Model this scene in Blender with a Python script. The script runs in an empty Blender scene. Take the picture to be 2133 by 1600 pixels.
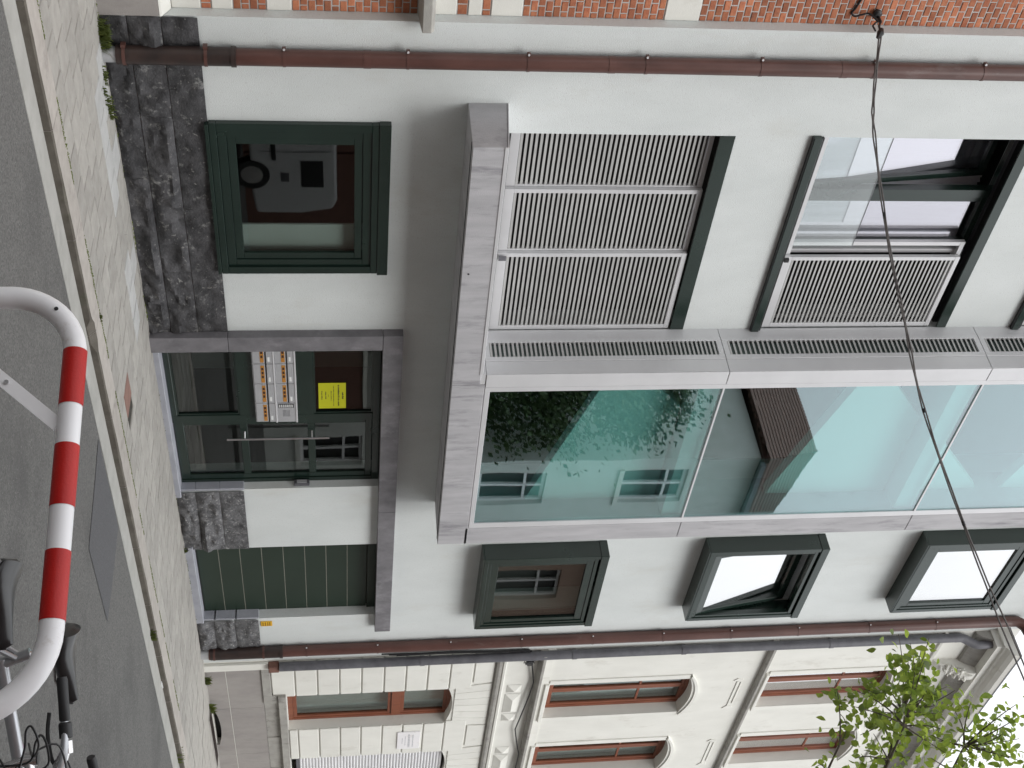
import bpy, math, random
from mathutils import Vector, Matrix, noise
R = math.radians
SC = bpy.context.scene
COL = SC.collection

# ------------------------------------------------------------------ camera, world, sun, exposure
cam_d = bpy.data.cameras.new('camera')
cam_d.sensor_fit = 'HORIZONTAL'; cam_d.sensor_width = 36.0; cam_d.lens = 45.709
cam_d.clip_start = 0.05; cam_d.clip_end = 400.0
cam = bpy.data.objects.new('camera', cam_d); COL.objects.link(cam)
r_ = Vector((0.66495561, -0.74676079, -0.01350377))      # upright right
u_ = Vector((-0.09386278, -0.10148993, 0.99039869))      # upright up
f_ = Vector((0.74096141, 0.65730367, 0.13757934))        # view direction
X_, Y_, Z_ = u_, -r_, -f_                                # the photograph lies on its side: image right is up
m = Matrix(((X_.x, Y_.x, Z_.x, 0), (X_.y, Y_.y, Z_.y, -9.0), (X_.z, Y_.z, Z_.z, 1.73), (0, 0, 0, 1)))
cam.matrix_world = m
SC.camera = cam

w = bpy.data.worlds.new('World'); SC.world = w; w.use_nodes = True
nt = w.node_tree; N = nt.nodes; L = nt.links; N.clear()
sky = N.new('ShaderNodeTexSky'); sky.sky_type = 'NISHITA'; sky.sun_disc = False
sky.sun_elevation = R(47); sky.sun_rotation = R(187); sky.air_density = 1.0; sky.dust_density = 4.0; sky.ozone_density = 1.0
hs = N.new('ShaderNodeHueSaturation'); hs.inputs['Saturation'].default_value = 0.12
geo = N.new('ShaderNodeTexCoord'); sep = N.new('ShaderNodeSeparateXYZ')
mr = N.new('ShaderNodeMapRange'); mr.inputs['From Min'].default_value = 0.0; mr.inputs['From Max'].default_value = 1.0
mr.inputs['To Min'].default_value = 0.22; mr.inputs['To Max'].default_value = 1.0
cl = N.new('ShaderNodeMix'); cl.data_type = 'RGBA'; cl.inputs['Factor'].default_value = 0.88
cb = N.new('ShaderNodeVectorMath'); cb.operation = 'SCALE'; cb.inputs[0].default_value = (22.0, 22.5, 23.2)
bg = N.new('ShaderNodeBackground'); bg.inputs['Strength'].default_value = 0.085
out = N.new('ShaderNodeOutputWorld')
L.new(geo.outputs['Generated'], sep.inputs[0]); L.new(sep.outputs['Z'], mr.inputs['Value'])
L.new(mr.outputs['Result'], cb.inputs['Scale']); L.new(sky.outputs['Color'], hs.inputs['Color'])
L.new(hs.outputs['Color'], cl.inputs[6]); L.new(cb.outputs['Vector'], cl.inputs[7])
L.new(cl.outputs[2], bg.inputs['Color']); L.new(bg.outputs['Background'], out.inputs['Surface'])

sun_d = bpy.data.lights.new('sun', 'SUN'); sun_d.energy = 1.5; sun_d.angle = R(34); sun_d.color = (1.0, 0.985, 0.965)
sun = bpy.data.objects.new('sun', sun_d); COL.objects.link(sun)
sun.rotation_euler = (R(43), 0, R(-7))
SC.view_settings.view_transform = 'Standard'; SC.view_settings.look = 'None'
SC.view_settings.exposure = 0.33; SC.view_settings.gamma = 1.0
SC.view_settings.use_curve_mapping = False

# ------------------------------------------------------------------ helpers
rnd = random.Random(7)
_W = {}
def wm(o):
    if o is None: return Matrix.Identity(4)
    if o.name not in _W:
        _W[o.name] = wm(o.parent) @ o.matrix_parent_inverse @ o.matrix_basis
    return _W[o.name]
def par(o, p):
    if p is not None:
        o.parent = p; o.matrix_parent_inverse = wm(p).inverted()
def tag(o, label=None, cat=None, group=None, kind=None):
    if label: o['label'] = label
    if cat: o['category'] = cat
    if group: o['group'] = group
    if kind: o['kind'] = kind
    return o
def empty(name, loc, label=None, cat=None, group=None, kind=None):
    o = bpy.data.objects.new(name, None); o.location = loc; o.empty_display_size = 0.2
    COL.objects.link(o); return tag(o, label, cat, group, kind)
def inst(name, mesh, parent=None, loc=(0, 0, 0), rot=(0, 0, 0), scale=(1, 1, 1)):
    o = bpy.data.objects.new(name, mesh); o.location = loc; o.rotation_euler = rot; o.scale = scale
    COL.objects.link(o); par(o, parent); return o

class MB:
    def __init__(s): s.v = []; s.f = []; s.mi = []; s.sm = []
    def add(s, vs, fs, mi=0, smooth=False):
        b = len(s.v); s.v += [tuple(v) for v in vs]
        for f in fs: s.f.append([b + i for i in f]); s.mi.append(mi); s.sm.append(smooth)
        return s
    def box(s, x0, x1, y0, y1, z0, z1, mi=0):
        if x0 > x1: x0, x1 = x1, x0
        if y0 > y1: y0, y1 = y1, y0
        if z0 > z1: z0, z1 = z1, z0
        vs = [(x0,y0,z0),(x1,y0,z0),(x1,y1,z0),(x0,y1,z0),(x0,y0,z1),(x1,y0,z1),(x1,y1,z1),(x0,y1,z1)]
        return s.add(vs, [(0,3,2,1),(4,5,6,7),(0,1,5,4),(1,2,6,5),(2,3,7,6),(3,0,4,7)], mi)
    def prism(s, pts, axis, a, b, mi=0):
        # polygon pts (2d) extruded along axis from a to b ; axis 'y': pts are (x,z); 'x': (y,z); 'z': (x,y)
        def P(p, t):
            return {'y': (p[0], t, p[1]), 'x': (t, p[0], p[1]), 'z': (p[0], p[1], t)}[axis]
        n = len(pts); vs = [P(p, a) for p in pts] + [P(p, b) for p in pts]
        fs = [tuple(range(n)), tuple(range(2*n-1, n-1, -1))] + [(i, i+n, (i+1) % n + n, (i+1) % n) for i in range(n)]
        return s.add(vs, fs, mi)
    def tube(s, pts, r, seg=10, mi=0, cap=True, closed=False):
        pts = [Vector(p) for p in pts]; n = len(pts); rs = r if isinstance(r, (list, tuple)) else [r]*n
        up = None; rings = []
        for i, p in enumerate(pts):
            if closed: t = (pts[(i+1) % n] - pts[i-1])
            else: t = pts[min(i+1, n-1)] - pts[max(i-1, 0)]
            t.normalize()
            if up is None:
                up = t.orthogonal().normalized()
            else:
                up = (up - t*up.dot(t)); up = up.normalized() if up.length > 1e-6 else t.orthogonal().normalized()
            b = t.cross(up)
            rings.append([p + (up*math.cos(2*math.pi*k/seg) + b*math.sin(2*math.pi*k/seg))*rs[i] for k in range(seg)])
        vs = [v for rg in rings for v in rg]; fs = []
        m_ = n if closed else n-1
        for i in range(m_):
            j = (i+1) % n
            for k in range(seg):
                fs.append((i*seg+k, i*seg+(k+1) % seg, j*seg+(k+1) % seg, j*seg+k))
        if cap and not closed: fs += [tuple(range(seg-1, -1, -1)), tuple(range((n-1)*seg, n*seg))]
        s.add(vs, fs, mi, True); return s
    def mesh(s, name, mats):
        me = bpy.data.meshes.new(name); me.from_pydata(s.v, [], s.f)
        for mm in (mats if isinstance(mats, (list, tuple)) else [mats]): me.materials.append(mm)
        me.polygons.foreach_set('material_index', s.mi); me.polygons.foreach_set('use_smooth', s.sm)
        me.update(); return me
    def build(s, name, mats, parent=None, bev=0, seg=1, fix=True):
        me = s.mesh(name, mats)
        if fix:
            import bmesh
            bm = bmesh.new(); bm.from_mesh(me); bmesh.ops.recalc_face_normals(bm, faces=bm.faces); bm.to_mesh(me); bm.free()
        o = bpy.data.objects.new(name, me); COL.objects.link(o); par(o, parent)
        if bev:
            md = o.modifiers.new('edge', 'BEVEL'); md.width = bev; md.segments = seg; md.limit_method = 'ANGLE'; md.angle_limit = R(40)
        if any(s.sm):
            try: me.set_sharp_from_angle(angle=R(40))
            except Exception: pass
        return o
def box(name, m_, parent, x0, x1, y0, y1, z0, z1, bev=0.0):
    return MB().box(x0, x1, y0, y1, z0, z1).build(name, m_, parent, bev, fix=False)
def bezier(p0, p1, p2, n=8):
    p0, p1, p2 = Vector(p0), Vector(p1), Vector(p2)
    return [(p0*(1-t)**2 + p1*2*t*(1-t) + p2*t*t) for t in [i/n for i in range(n+1)]]
def text(name, s, m_, parent, loc, size, rot=(R(90), 0, 0), align='CENTER'):
    cu = bpy.data.curves.new(name, 'FONT'); cu.body = s; cu.size = size; cu.align_x = align; cu.extrude = 0.0004
    o = bpy.data.objects.new(name, cu); o.location = loc; o.rotation_euler = rot; COL.objects.link(o); cu.materials.append(m_)
    dg = bpy.context.evaluated_depsgraph_get(); me = bpy.data.meshes.new_from_object(o.evaluated_get(dg))
    COL.objects.unlink(o); bpy.data.objects.remove(o)
    return inst(name, me, parent, loc, rot)

# ------------------------------------------------------------------ materials
def mk(name, c1, c2=None, scale=4.0, detail=6, rough=0.8, metal=0.0, bump=0.0, bscale=60.0, rvar=0.0, c3=None, s3=1.0, t3=(0.55, 0.7),
       stretch=(1, 1, 1), spec=0.5, speck=None, coat=0.0, rough2=None):
    mt = bpy.data.materials.new(name); mt.use_nodes = True
    nt = mt.node_tree; N = nt.nodes; L = nt.links; b = N['Principled BSDF']
    b.inputs['Roughness'].default_value = rough; b.inputs['Metallic'].default_value = metal
    b.inputs['Specular IOR Level'].default_value = spec; b.inputs['Coat Weight'].default_value = coat
    g = N.new('ShaderNodeNewGeometry'); mp = N.new('ShaderNodeMapping'); mp.inputs['Scale'].default_value = stretch
    L.new(g.outputs['Position'], mp.inputs['Vector'])
    def rgba(c): return (c[0], c[1], c[2], 1)
    last = None
    if c2 is not None:
        n = N.new('ShaderNodeTexNoise'); n.inputs['Scale'].default_value = scale; n.inputs['Detail'].default_value = detail
        n.inputs['Roughness'].default_value = 0.62
        L.new(mp.outputs[0], n.inputs['Vector'])
        rp = N.new('ShaderNodeValToRGB'); rp.color_ramp.elements[0].position = 0.32; rp.color_ramp.elements[1].position = 0.68
        rp.color_ramp.elements[0].color = rgba(c1); rp.color_ramp.elements[1].color = rgba(c2)
        L.new(n.outputs['Fac'], rp.inputs[0]); last = rp.outputs[0]
        if rough2 is not None:
            rr = N.new('ShaderNodeMapRange'); rr.inputs['To Min'].default_value = rough; rr.inputs['To Max'].default_value = rough2
            L.new(n.outputs['Fac'], rr.inputs['Value']); L.new(rr.outputs[0], b.inputs['Roughness'])
    if c3 is not None:
        n3 = N.new('ShaderNodeTexNoise'); n3.inputs['Scale'].default_value = s3; n3.inputs['Detail'].default_value = 9; n3.inputs['Roughness'].default_value = 0.7
        L.new(mp.outputs[0], n3.inputs['Vector'])
        r3 = N.new('ShaderNodeMapRange'); r3.inputs['From Min'].default_value = t3[0]; r3.inputs['From Max'].default_value = t3[1]
        L.new(n3.outputs['Fac'], r3.inputs['Value'])
        mx = N.new('ShaderNodeMix'); mx.data_type = 'RGBA'; mx.inputs[7].default_value = rgba(c3)
        L.new(r3.outputs[0], mx.inputs['Factor'])
        if last: L.new(last, mx.inputs[6])
        else: mx.inputs[6].default_value = rgba(c1)
        last = mx.outputs[2]
    if speck is not None:      # (colour, scale, threshold)
        n4 = N.new('ShaderNodeTexNoise'); n4.inputs['Scale'].default_value = speck[1]; n4.inputs['Detail'].default_value = 3
        L.new(g.outputs['Position'], n4.inputs['Vector'])
        r4 = N.new('ShaderNodeMapRange'); r4.inputs['From Min'].default_value = speck[2]; r4.inputs['From Max'].default_value = speck[2]+0.06
        L.new(n4.outputs['Fac'], r4.inputs['Value'])
        mx = N.new('ShaderNodeMix'); mx.data_type = 'RGBA'; mx.inputs[7].default_value = rgba(speck[0]); L.new(r4.outputs[0], mx.inputs['Factor'])
        if last: L.new(last, mx.inputs[6])
        else: mx.inputs[6].default_value = rgba(c1)
        last = mx.outputs[2]
    if rvar:
        oi = N.new('ShaderNodeObjectInfo'); h = N.new('ShaderNodeHueSaturation')
        a = N.new('ShaderNodeMapRange'); a.inputs['To Min'].default_value = 1-rvar; a.inputs['To Max'].default_value = 1+rvar
        L.new(oi.outputs['Random'], a.inputs['Value']); L.new(a.outputs[0], h.inputs['Value'])
        if last: L.new(last, h.inputs['Color'])
        else: h.inputs['Color'].default_value = rgba(c1)
        last = h.outputs[0]
    if last: L.new(last, b.inputs['Base Color'])
    else: b.inputs['Base Color'].default_value = rgba(c1)
    if bump:
        nb = N.new('ShaderNodeTexNoise'); nb.inputs['Scale'].default_value = bscale; nb.inputs['Detail'].default_value = 5
        L.new(g.outputs['Position'], nb.inputs['Vector'])
        bp = N.new('ShaderNodeBump'); bp.inputs['Strength'].default_value = bump; bp.inputs['Distance'].default_value = 0.01
        L.new(nb.outputs['Fac'], bp.inputs['Height']); L.new(bp.outputs[0], b.inputs['Normal'])
    return mt
def glass(name, tint, refl=(0.08, 0.5), rough=0.0, rtint=(1, 1, 1), power=2.2):
    mt = bpy.data.materials.new(name); mt.use_nodes = True
    nt = mt.node_tree; N = nt.nodes; L = nt.links; N.clear()
    o = N.new('ShaderNodeOutputMaterial'); mix = N.new('ShaderNodeMixShader')
    tr = N.new('ShaderNodeBsdfTransparent'); tr.inputs[0].default_value = (*tint, 1)
    gl = N.new('ShaderNodeBsdfGlossy'); gl.inputs['Color'].default_value = (*rtint, 1); gl.inputs['Roughness'].default_value = rough
    lw = N.new('ShaderNodeLayerWeight'); lw.inputs['Blend'].default_value = 0.5
    pw = N.new('ShaderNodeMath'); pw.operation = 'POWER'; pw.inputs[1].default_value = power
    mr = N.new('ShaderNodeMapRange'); mr.inputs['To Min'].default_value = refl[0]; mr.inputs['To Max'].default_value = refl[1]
    L.new(lw.outputs['Facing'], pw.inputs[0]); L.new(pw.outputs[0], mr.inputs['Value']); L.new(mr.outputs[0], mix.inputs[0])
    g = N.new('ShaderNodeNewGeometry'); n = N.new('ShaderNodeTexNoise'); n.inputs['Scale'].default_value = 0.9; n.inputs['Detail'].default_value = 1
    L.new(g.outputs['Position'], n.inputs['Vector'])
    bp = N.new('ShaderNodeBump'); bp.inputs['Strength'].default_value = 0.06; bp.inputs['Distance'].default_value = 0.02
    L.new(n.outputs['Fac'], bp.inputs['Height']); L.new(bp.outputs[0], gl.inputs['Normal'])
    L.new(tr.outputs[0], mix.inputs[1]); L.new(gl.outputs[0], mix.inputs[2]); L.new(mix.outputs[0], o.inputs[0])
    return mt

M = {}
M['render'] = mk('white_render', (.60,.63,.62), (.675,.705,.695), 1.3, 9, .9, bump=.55, bscale=140, c3=(.55,.55,.51), s3=.8, t3=(.55,.80), stretch=(1.4, 1, .7), speck=((.58,.595,.585), 60, .60))
M['concrete'] = mk('cast_concrete', (.37,.365,.378), (.47,.465,.478), 2.0, 9, .85, bump=.25, bscale=120, c3=(.20,.195,.21), s3=1.5, t3=(.53,.74), stretch=(4.5, 1.5, .8))
M['bluestone'] = mk('bluestone_trim', (.125,.121,.130), (.200,.193,.204), 4, 9, .7, bump=.15, bscale=90, c3=(.30,.29,.305), s3=2.4, t3=(.54,.78), stretch=(1.6, 1, 1.2))
M['bluestone_pale'] = mk('pale_bluestone', (.30,.31,.35), (.38,.39,.43), 5, 6, .6, bump=.1, bscale=80, rvar=.05)
M['rough'] = mk('rock_faced_stone', (.022,.022,.024), (.085,.084,.088), 7, 10, .85, bump=.9, bscale=45, c3=(.30,.30,.29), s3=8, t3=(.575,.73), rvar=.22, speck=((.20,.198,.19), 30, .655))
M['rough_pale'] = mk('rock_faced_stone_pale', (.055,.055,.058), (.16,.16,.165), 12, 10, .85, bump=.9, bscale=50, c3=(.30,.30,.30), s3=22, t3=(.55,.72), rvar=.1, speck=((.34,.335,.33), 40, .62))
M['green'] = mk('dark_green_paint', (.008,.019,.0145), (.011,.025,.019), 3, 3, .22, rough2=.30, spec=.7)
M['green2'] = mk('garage_green_paint', (.012,.025,.015), (.015,.030,.019), 2, 3, .5)
M['edge_highlight'] = mk('painted_edge_highlight', (.17,.17,.14), (.24,.24,.20), 6, 3, .5)  # pale tone is a painted highlight for the door panel edges
M['alu'] = mk('pale_aluminium', (.60,.60,.61), (.66,.66,.67), 2, 3, .45, metal=.25)
M['slat'] = mk('slat_aluminium', (.43,.43,.42), (.50,.50,.49), 3, 3, .5, metal=.2, rvar=.05)
M['black'] = mk('black_plastic', (.012,.012,.013), rough=.45)
M['rubber'] = mk('black_rubber', (.018,.018,.019), (.026,.026,.027), 20, 3, .55)
M['vent_back'] = mk('vent_glass_reflection', (.12,.16,.155), (.20,.25,.24), 9, 3, .6)  # grey-green stands in for glass reflecting behind the vent blades
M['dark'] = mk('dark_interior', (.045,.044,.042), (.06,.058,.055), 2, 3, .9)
M['inwhite'] = mk('interior_white', (.72,.73,.72), (.78,.79,.78), 2, 3, .9)
M['stairwhite'] = mk('white_painted_stair', (.84,.85,.85), (.87,.88,.88), 2, 3, .9)
M['curtain'] = mk('white_curtain', (.74,.73,.75), (.82,.81,.83), 3, 3, .95, stretch=(6, 1, .4))
M['pipe'] = mk('red_brown_zinc', (.072,.032,.026), (.115,.053,.043), 6, 8, .36, c3=(.17,.13,.12), s3=5, t3=(.60,.80), stretch=(1, 1, .35), rvar=.06)
M['pipe_dark'] = mk('dark_zinc_sleeve', (.022,.016,.015), (.045,.028,.024), 7, 6, .38)
M['pipe_grey'] = mk('grey_zinc', (.085,.085,.095), (.135,.135,.15), 6, 7, .5, c3=(.3,.3,.3), s3=9, t3=(.66,.8))
M['mortar'] = mk('grey_mortar', (.42,.41,.39), (.52,.51,.49), 8, 6, .95, bump=.3, bscale=150)
M['brick'] = mk('red_brick', (.32,.105,.055), (.47,.185,.095), 14, 6, .9, bump=.4, bscale=130, rvar=.28, c3=(.20,.09,.07), s3=9, t3=(.58,.75))
M['cream'] = mk('cream_painted_stone', (.69,.685,.635), (.76,.755,.705), 2, 6, .8, bump=.2, bscale=120, c3=(.52,.50,.44), s3=1.7, t3=(.57,.80), rvar=.03, stretch=(1.6, 1, .8))
M['greytrim'] = mk('grey_weathered_trim', (.28,.27,.25), (.38,.37,.34), 6, 8, .9, bump=.3, bscale=90, c3=(.16,.15,.14), s3=5, t3=(.56,.72))
M['hardstone'] = mk('brown_grey_hardstone', (.27,.25,.24), (.35,.33,.31), 4, 8, .85, bump=.25, bscale=100, c3=(.19,.175,.17), s3=2.0, t3=(.55,.75), rvar=.05, stretch=(1, 1, .5))
M['wood'] = mk('red_brown_window_wood', (.165,.048,.024), (.24,.078,.038), 5, 5, .45, stretch=(3, 3, .4))
M['shutter'] = mk('white_roller_shutter', (.66,.66,.67), (.72,.72,.73), 3, 3, .5)
M['paver'] = mk('concrete_paver', (.31,.295,.27), (.39,.375,.345), 9, 8, .92, bump=.35, bscale=160, c3=(.25,.24,.22), s3=1.6, t3=(.56,.85), rvar=.09)
M['paver_new'] = mk('new_concrete_paver', (.40,.40,.39), (.50,.50,.49), 6, 6, .9, bump=.25, bscale=160, rvar=.06)
M['paver_red'] = mk('red_concrete_paver', (.20,.115,.095), (.26,.15,.12), 9, 6, .92, bump=.3, bscale=160)
M['paver_bed'] = mk('sandy_joint', (.030,.028,.022), (.06,.056,.045), 30, 6, .98)
M['kerb'] = mk('concrete_kerb', (.36,.33,.30), (.45,.42,.385), 10, 8, .92, bump=.4, bscale=110, c3=(.24,.22,.20), s3=4, t3=(.56,.74), rvar=.07)
M['kerb_face'] = mk('grimy_shaded_kerb_face', (.10,.088,.072), (.155,.14,.118), 8, 8, .92, bump=.4, bscale=110, c3=(.075,.08,.05), s3=3, t3=(.56,.74))  # real grime, with part of the vertical face's shade in the colour
M['gutter'] = mk('gutter_concrete', (.34,.335,.31), (.42,.415,.39), 5, 8, .9, bump=.25, bscale=140, c3=(.25,.25,.23), s3=1.5, t3=(.56,.76))
M['asphalt'] = mk('asphalt', (.078,.077,.073), (.185,.182,.174), 75, 4, .93, bump=.8, bscale=110, c3=(.078,.077,.075), s3=.9, t3=(.50,.78), speck=((.32,.32,.30), 95, .66))
M['asphalt_new'] = mk('newer_asphalt', (.075,.075,.079), (.125,.125,.13), 85, 4, .9, bump=.5, bscale=120)
M['moss'] = mk('moss', (.075,.10,.018), (.14,.17,.035), 40, 4, .98)
M['grass'] = mk('weed_leaf', (.06,.085,.018), (.12,.15,.035), 12, 3, .7, rvar=.2)
M['white_paint'] = mk('white_gloss_paint', (.80,.79,.80), (.85,.84,.85), 4, 4, .28, c3=(.50,.45,.41), s3=9, t3=(.61,.80))
M['red_tape'] = mk('red_reflective_tape', (.40,.008,.006), (.47,.012,.008), 6, 5, .38, bump=.12, bscale=140, c3=(.56,.06,.04), s3=30, t3=(.68,.78), spec=.35)
M['saddle'] = mk('glossy_black_vinyl', (.010,.010,.011), (.016,.016,.017), 9, 3, .30, spec=.6)
M['chrome'] = mk('bright_metal', (.66,.65,.66), (.75,.74,.75), 9, 3, .22, metal=1.0)
M['silver'] = mk('silver_paint', (.42,.43,.45), (.47,.48,.50), 5, 3, .30, metal=.6, coat=.3)
M['darkgreen'] = mk('dark_teal_paint', (.012,.028,.030), rough=.3, coat=.4)
M['purple'] = mk('purple_cable', (.20,.018,.16), rough=.4)
M['yellow'] = mk('yellow_paper', (.50,.50,.008), (.54,.54,.010), 4, 3, .8)
M['amber'] = mk('amber_plate', (.72,.42,.02), (.66,.36,.015), 20, 4, .5)
M['orange'] = mk('orange_label', (.50,.24,.035), (.42,.17,.03), 60, 3, .5)
M['ink'] = mk('dark_print', (.02,.02,.022), rough=.8)
M['ink_brown'] = mk('dark_brown_print', (.045,.016,.008), rough=.6)
M['ink_grey'] = mk('grey_print', (.42,.43,.45), rough=.8)
M['boxmetal'] = mk('letterbox_metal', (.46,.465,.48), (.51,.515,.53), 5, 3, .42, metal=.35)
M['cable'] = mk('weathered_cable', (.075,.068,.066), (.13,.12,.115), 30, 3, .8)
M['soffit'] = mk('soft_white_plank', (.68,.68,.66), (.72,.72,.70), 3, 4, .8)
M['tile'] = mk('roof_tile', (.085,.045,.036), (.135,.070,.052), 8, 6, .9, bump=.5, bscale=25)
M['oppbrick'] = mk('opposite_brick', (.15,.075,.058), (.21,.105,.08), 14, 5, .9)
M['oppbrick2'] = mk('pale_pink_brick', (.40,.27,.21), (.48,.33,.26), 14, 5, .9)
M['oppcream'] = mk('cream_house_render', (.62,.64,.60), (.70,.71,.68), 2, 4, .9)
M['bark'] = mk('tree_bark', (.075,.062,.05), (.13,.11,.09), 25, 6, .95, bump=.5, bscale=60)
M['leaf'] = mk('leaf_green', (.070,.12,.018), (.20,.27,.045), 9, 3, .5, rvar=.42)
M['leaf_dark'] = mk('garden_leaf', (.030,.060,.014), (.055,.095,.022), 3, 3, .6)
for k in ('leaf', 'grass'):
    nt = M[k].node_tree; b = nt.nodes['Principled BSDF']
    tl = nt.nodes.new('ShaderNodeBsdfTranslucent'); mx = nt.nodes.new('ShaderNodeMixShader'); mx.inputs[0].default_value = .5
    src = b.inputs['Base Color'].links[0].from_socket
    hsn = nt.nodes.new('ShaderNodeHueSaturation'); hsn.inputs['Value'].default_value = 1.9 if k == 'leaf' else 1.2; hsn.inputs['Hue'].default_value = .485
    nt.links.new(src, hsn.inputs['Color']); nt.links.new(hsn.outputs[0], tl.inputs['Color'])
    nt.links.new(b.outputs[0], mx.inputs[1]); nt.links.new(tl.outputs[0], mx.inputs[2])
    nt.links.new(mx.outputs[0], nt.nodes['Material Output'].inputs[0])
M['vanpaint'] = mk('white_van_paint', (.70,.70,.71), rough=.25, coat=.5)
M['redlens'] = mk('red_lens', (.5,.02,.02), rough=.2)
G_dark = glass('window_glass', (.70,.75,.73), (.045,.36))
G_bay = glass('green_tinted_glass', (.70,.90,.875), (.14,.72), rtint=(.84,.90,.95), power=1.5)
G_sky = glass('coated_window_glass', (.80,.82,.82), (.45,.98), power=1.0)
G_lilac = glass('lilac_window_glass', (.80,.82,.83), (.32,.74), rtint=(.93,.905,.965), power=1.0)
G_clear = glass('railing_glass', (.90,.93,.92), (.10,.55))

def wall_mesh(x0, x1, z0, z1, y0, y1, holes, back=True):
    """front sheet at y0, back at y1 with rectangular openings and their reveals"""
    xs = sorted({x0, x1, *[h[0] for h in holes], *[h[1] for h in holes]}); xs = [x for x in xs if x0 <= x <= x1]
    zs = sorted({z0, z1, *[h[2] for h in holes], *[h[3] for h in holes]}); zs = [z for z in zs if z0 <= z <= z1]
    mb = MB()
    def solid(i, j):
        if i < 0 or j < 0 or i >= len(xs)-1 or j >= len(zs)-1: return False
        cx = (xs[i]+xs[i+1])/2; cz = (zs[j]+zs[j+1])/2
        return not any(h[0] < cx < h[1] and h[2] < cz < h[3] for h in holes)
    for i in range(len(xs)-1):
        for j in range(len(zs)-1):
            if not solid(i, j): continue
            a, b, c, d = xs[i], xs[i+1], zs[j], zs[j+1]
            mb.add([(a,y0,c),(b,y0,c),(b,y0,d),(a,y0,d)], [(0,1,2,3)])
            mb.add([(a,y1,c),(b,y1,c),(b,y1,d),(a,y1,d)], [(3,2,1,0)])
            if not solid(i-1, j): mb.add([(a,y0,c),(a,y0,d),(a,y1,d),(a,y1,c)], [(0,1,2,3)])
            if not solid(i+1, j): mb.add([(b,y0,c),(b,y1,c),(b,y1,d),(b,y0,d)], [(0,1,2,3)])
            if not solid(i, j-1): mb.add([(a,y0,c),(a,y1,c),(b,y1,c),(b,y0,c)], [(0,1,2,3)])
            if not solid(i, j+1): mb.add([(a,y0,d),(b,y0,d),(b,y1,d),(a,y1,d)], [(0,1,2,3)])
    return mb
def ring(mb, x0, x1, z0, z1, y0, y1, l, r=None, b=None, t=None, mi=0):
    """rectangular frame: side members between the top and bottom members"""
    r = l if r is None else r; b = l if b is None else b; t = l if t is None else t
    mb.box(x0, x1, y0, y1, z0, z0+b, mi); mb.box(x0, x1, y0, y1, z1-t, z1, mi)
    mb.box(x0, x0+l, y0, y1, z0+b, z1-t, mi); mb.box(x1-r, x1, y0, y1, z0+b, z1-t, mi)
    return mb
def rock(x0, x1, z0, z1, y, amp, seed, yb=0.12):
    """rock-faced block: bulging, chipped front with pulled-in arrises"""
    nx = max(6, int((x1-x0)/0.03)); nz = max(5, int((z1-z0)/0.026)); mb = MB(); vs = []
    for j in range(nz+1):
        for i in range(nx+1):
            u, v = i/nx, j/nz; x = x0+(x1-x0)*u; z = z0+(z1-z0)*v
            e = min(min(u, 1-u)*(x1-x0)*2.5, min(v, 1-v)*(z1-z0)); edge = min(1, e/0.045)
            n1 = noise.fractal(Vector((x*3.0+seed*.01, z*5.2, seed*.2)), 0.75, 2.1, 5)+.5*abs(noise.noise(Vector((x*5.5, z*9, seed*.3))))
            n2 = noise.noise(Vector((x*11+seed, z*11, seed)))
            d = amp*(0.35+n1*1.15)*(0.25+0.75*edge)+n2*0.010*edge
            vs.append((x, y-.010-max(-0.006, d), z))
    fs = [(j*(nx+1)+i, j*(nx+1)+i+1, (j+1)*(nx+1)+i+1, (j+1)*(nx+1)+i) for j in range(nz) for i in range(nx)]
    mb.add(vs, fs, 0, True)
    mb.box(x0+.001, x1-.001, y+.006, yb, z0+.001, z1-.001)
    return mb

# ------------------------------------------------------------------ ground
RD = -0.06
def sheet(name, m_, x0, x1, y0, y1, z, nx=1, ny=1):
    mb = MB(); vs = [(x0+(x1-x0)*i/nx, y0+(y1-y0)*j/ny, z) for j in range(ny+1) for i in range(nx+1)]
    mb.add(vs, [(j*(nx+1)+i, j*(nx+1)+i+1, (j+1)*(nx+1)+i+1, (j+1)*(nx+1)+i) for j in range(ny) for i in range(nx)])
    return tag(mb.build(name, m_, fix=False), kind='structure')
sheet('ground', M['asphalt'], -150, 150, -150, 150, -0.22)
sheet('road', M['asphalt'], -60, 70, -6.0, -2.36, RD)
pt = MB(); pv = [(8.02,-2.40),(8.12,-2.84),(8.20,-3.29),(9.21,-3.30),(9.22,-3.12),(9.21,-2.77),(9.18,-2.40)]
pt.add([(x, y, RD+.004) for x, y in pv][::-1], [tuple(range(7))]); tag(pt.build('asphalt_patch', M['asphalt_new'], fix=False), kind='structure')
g = tag(MB().box(-60, 70, -2.36, -2.085, RD-.15, RD+.004).build('gutter_strip', M['gutter'], fix=False), kind='structure')

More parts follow.
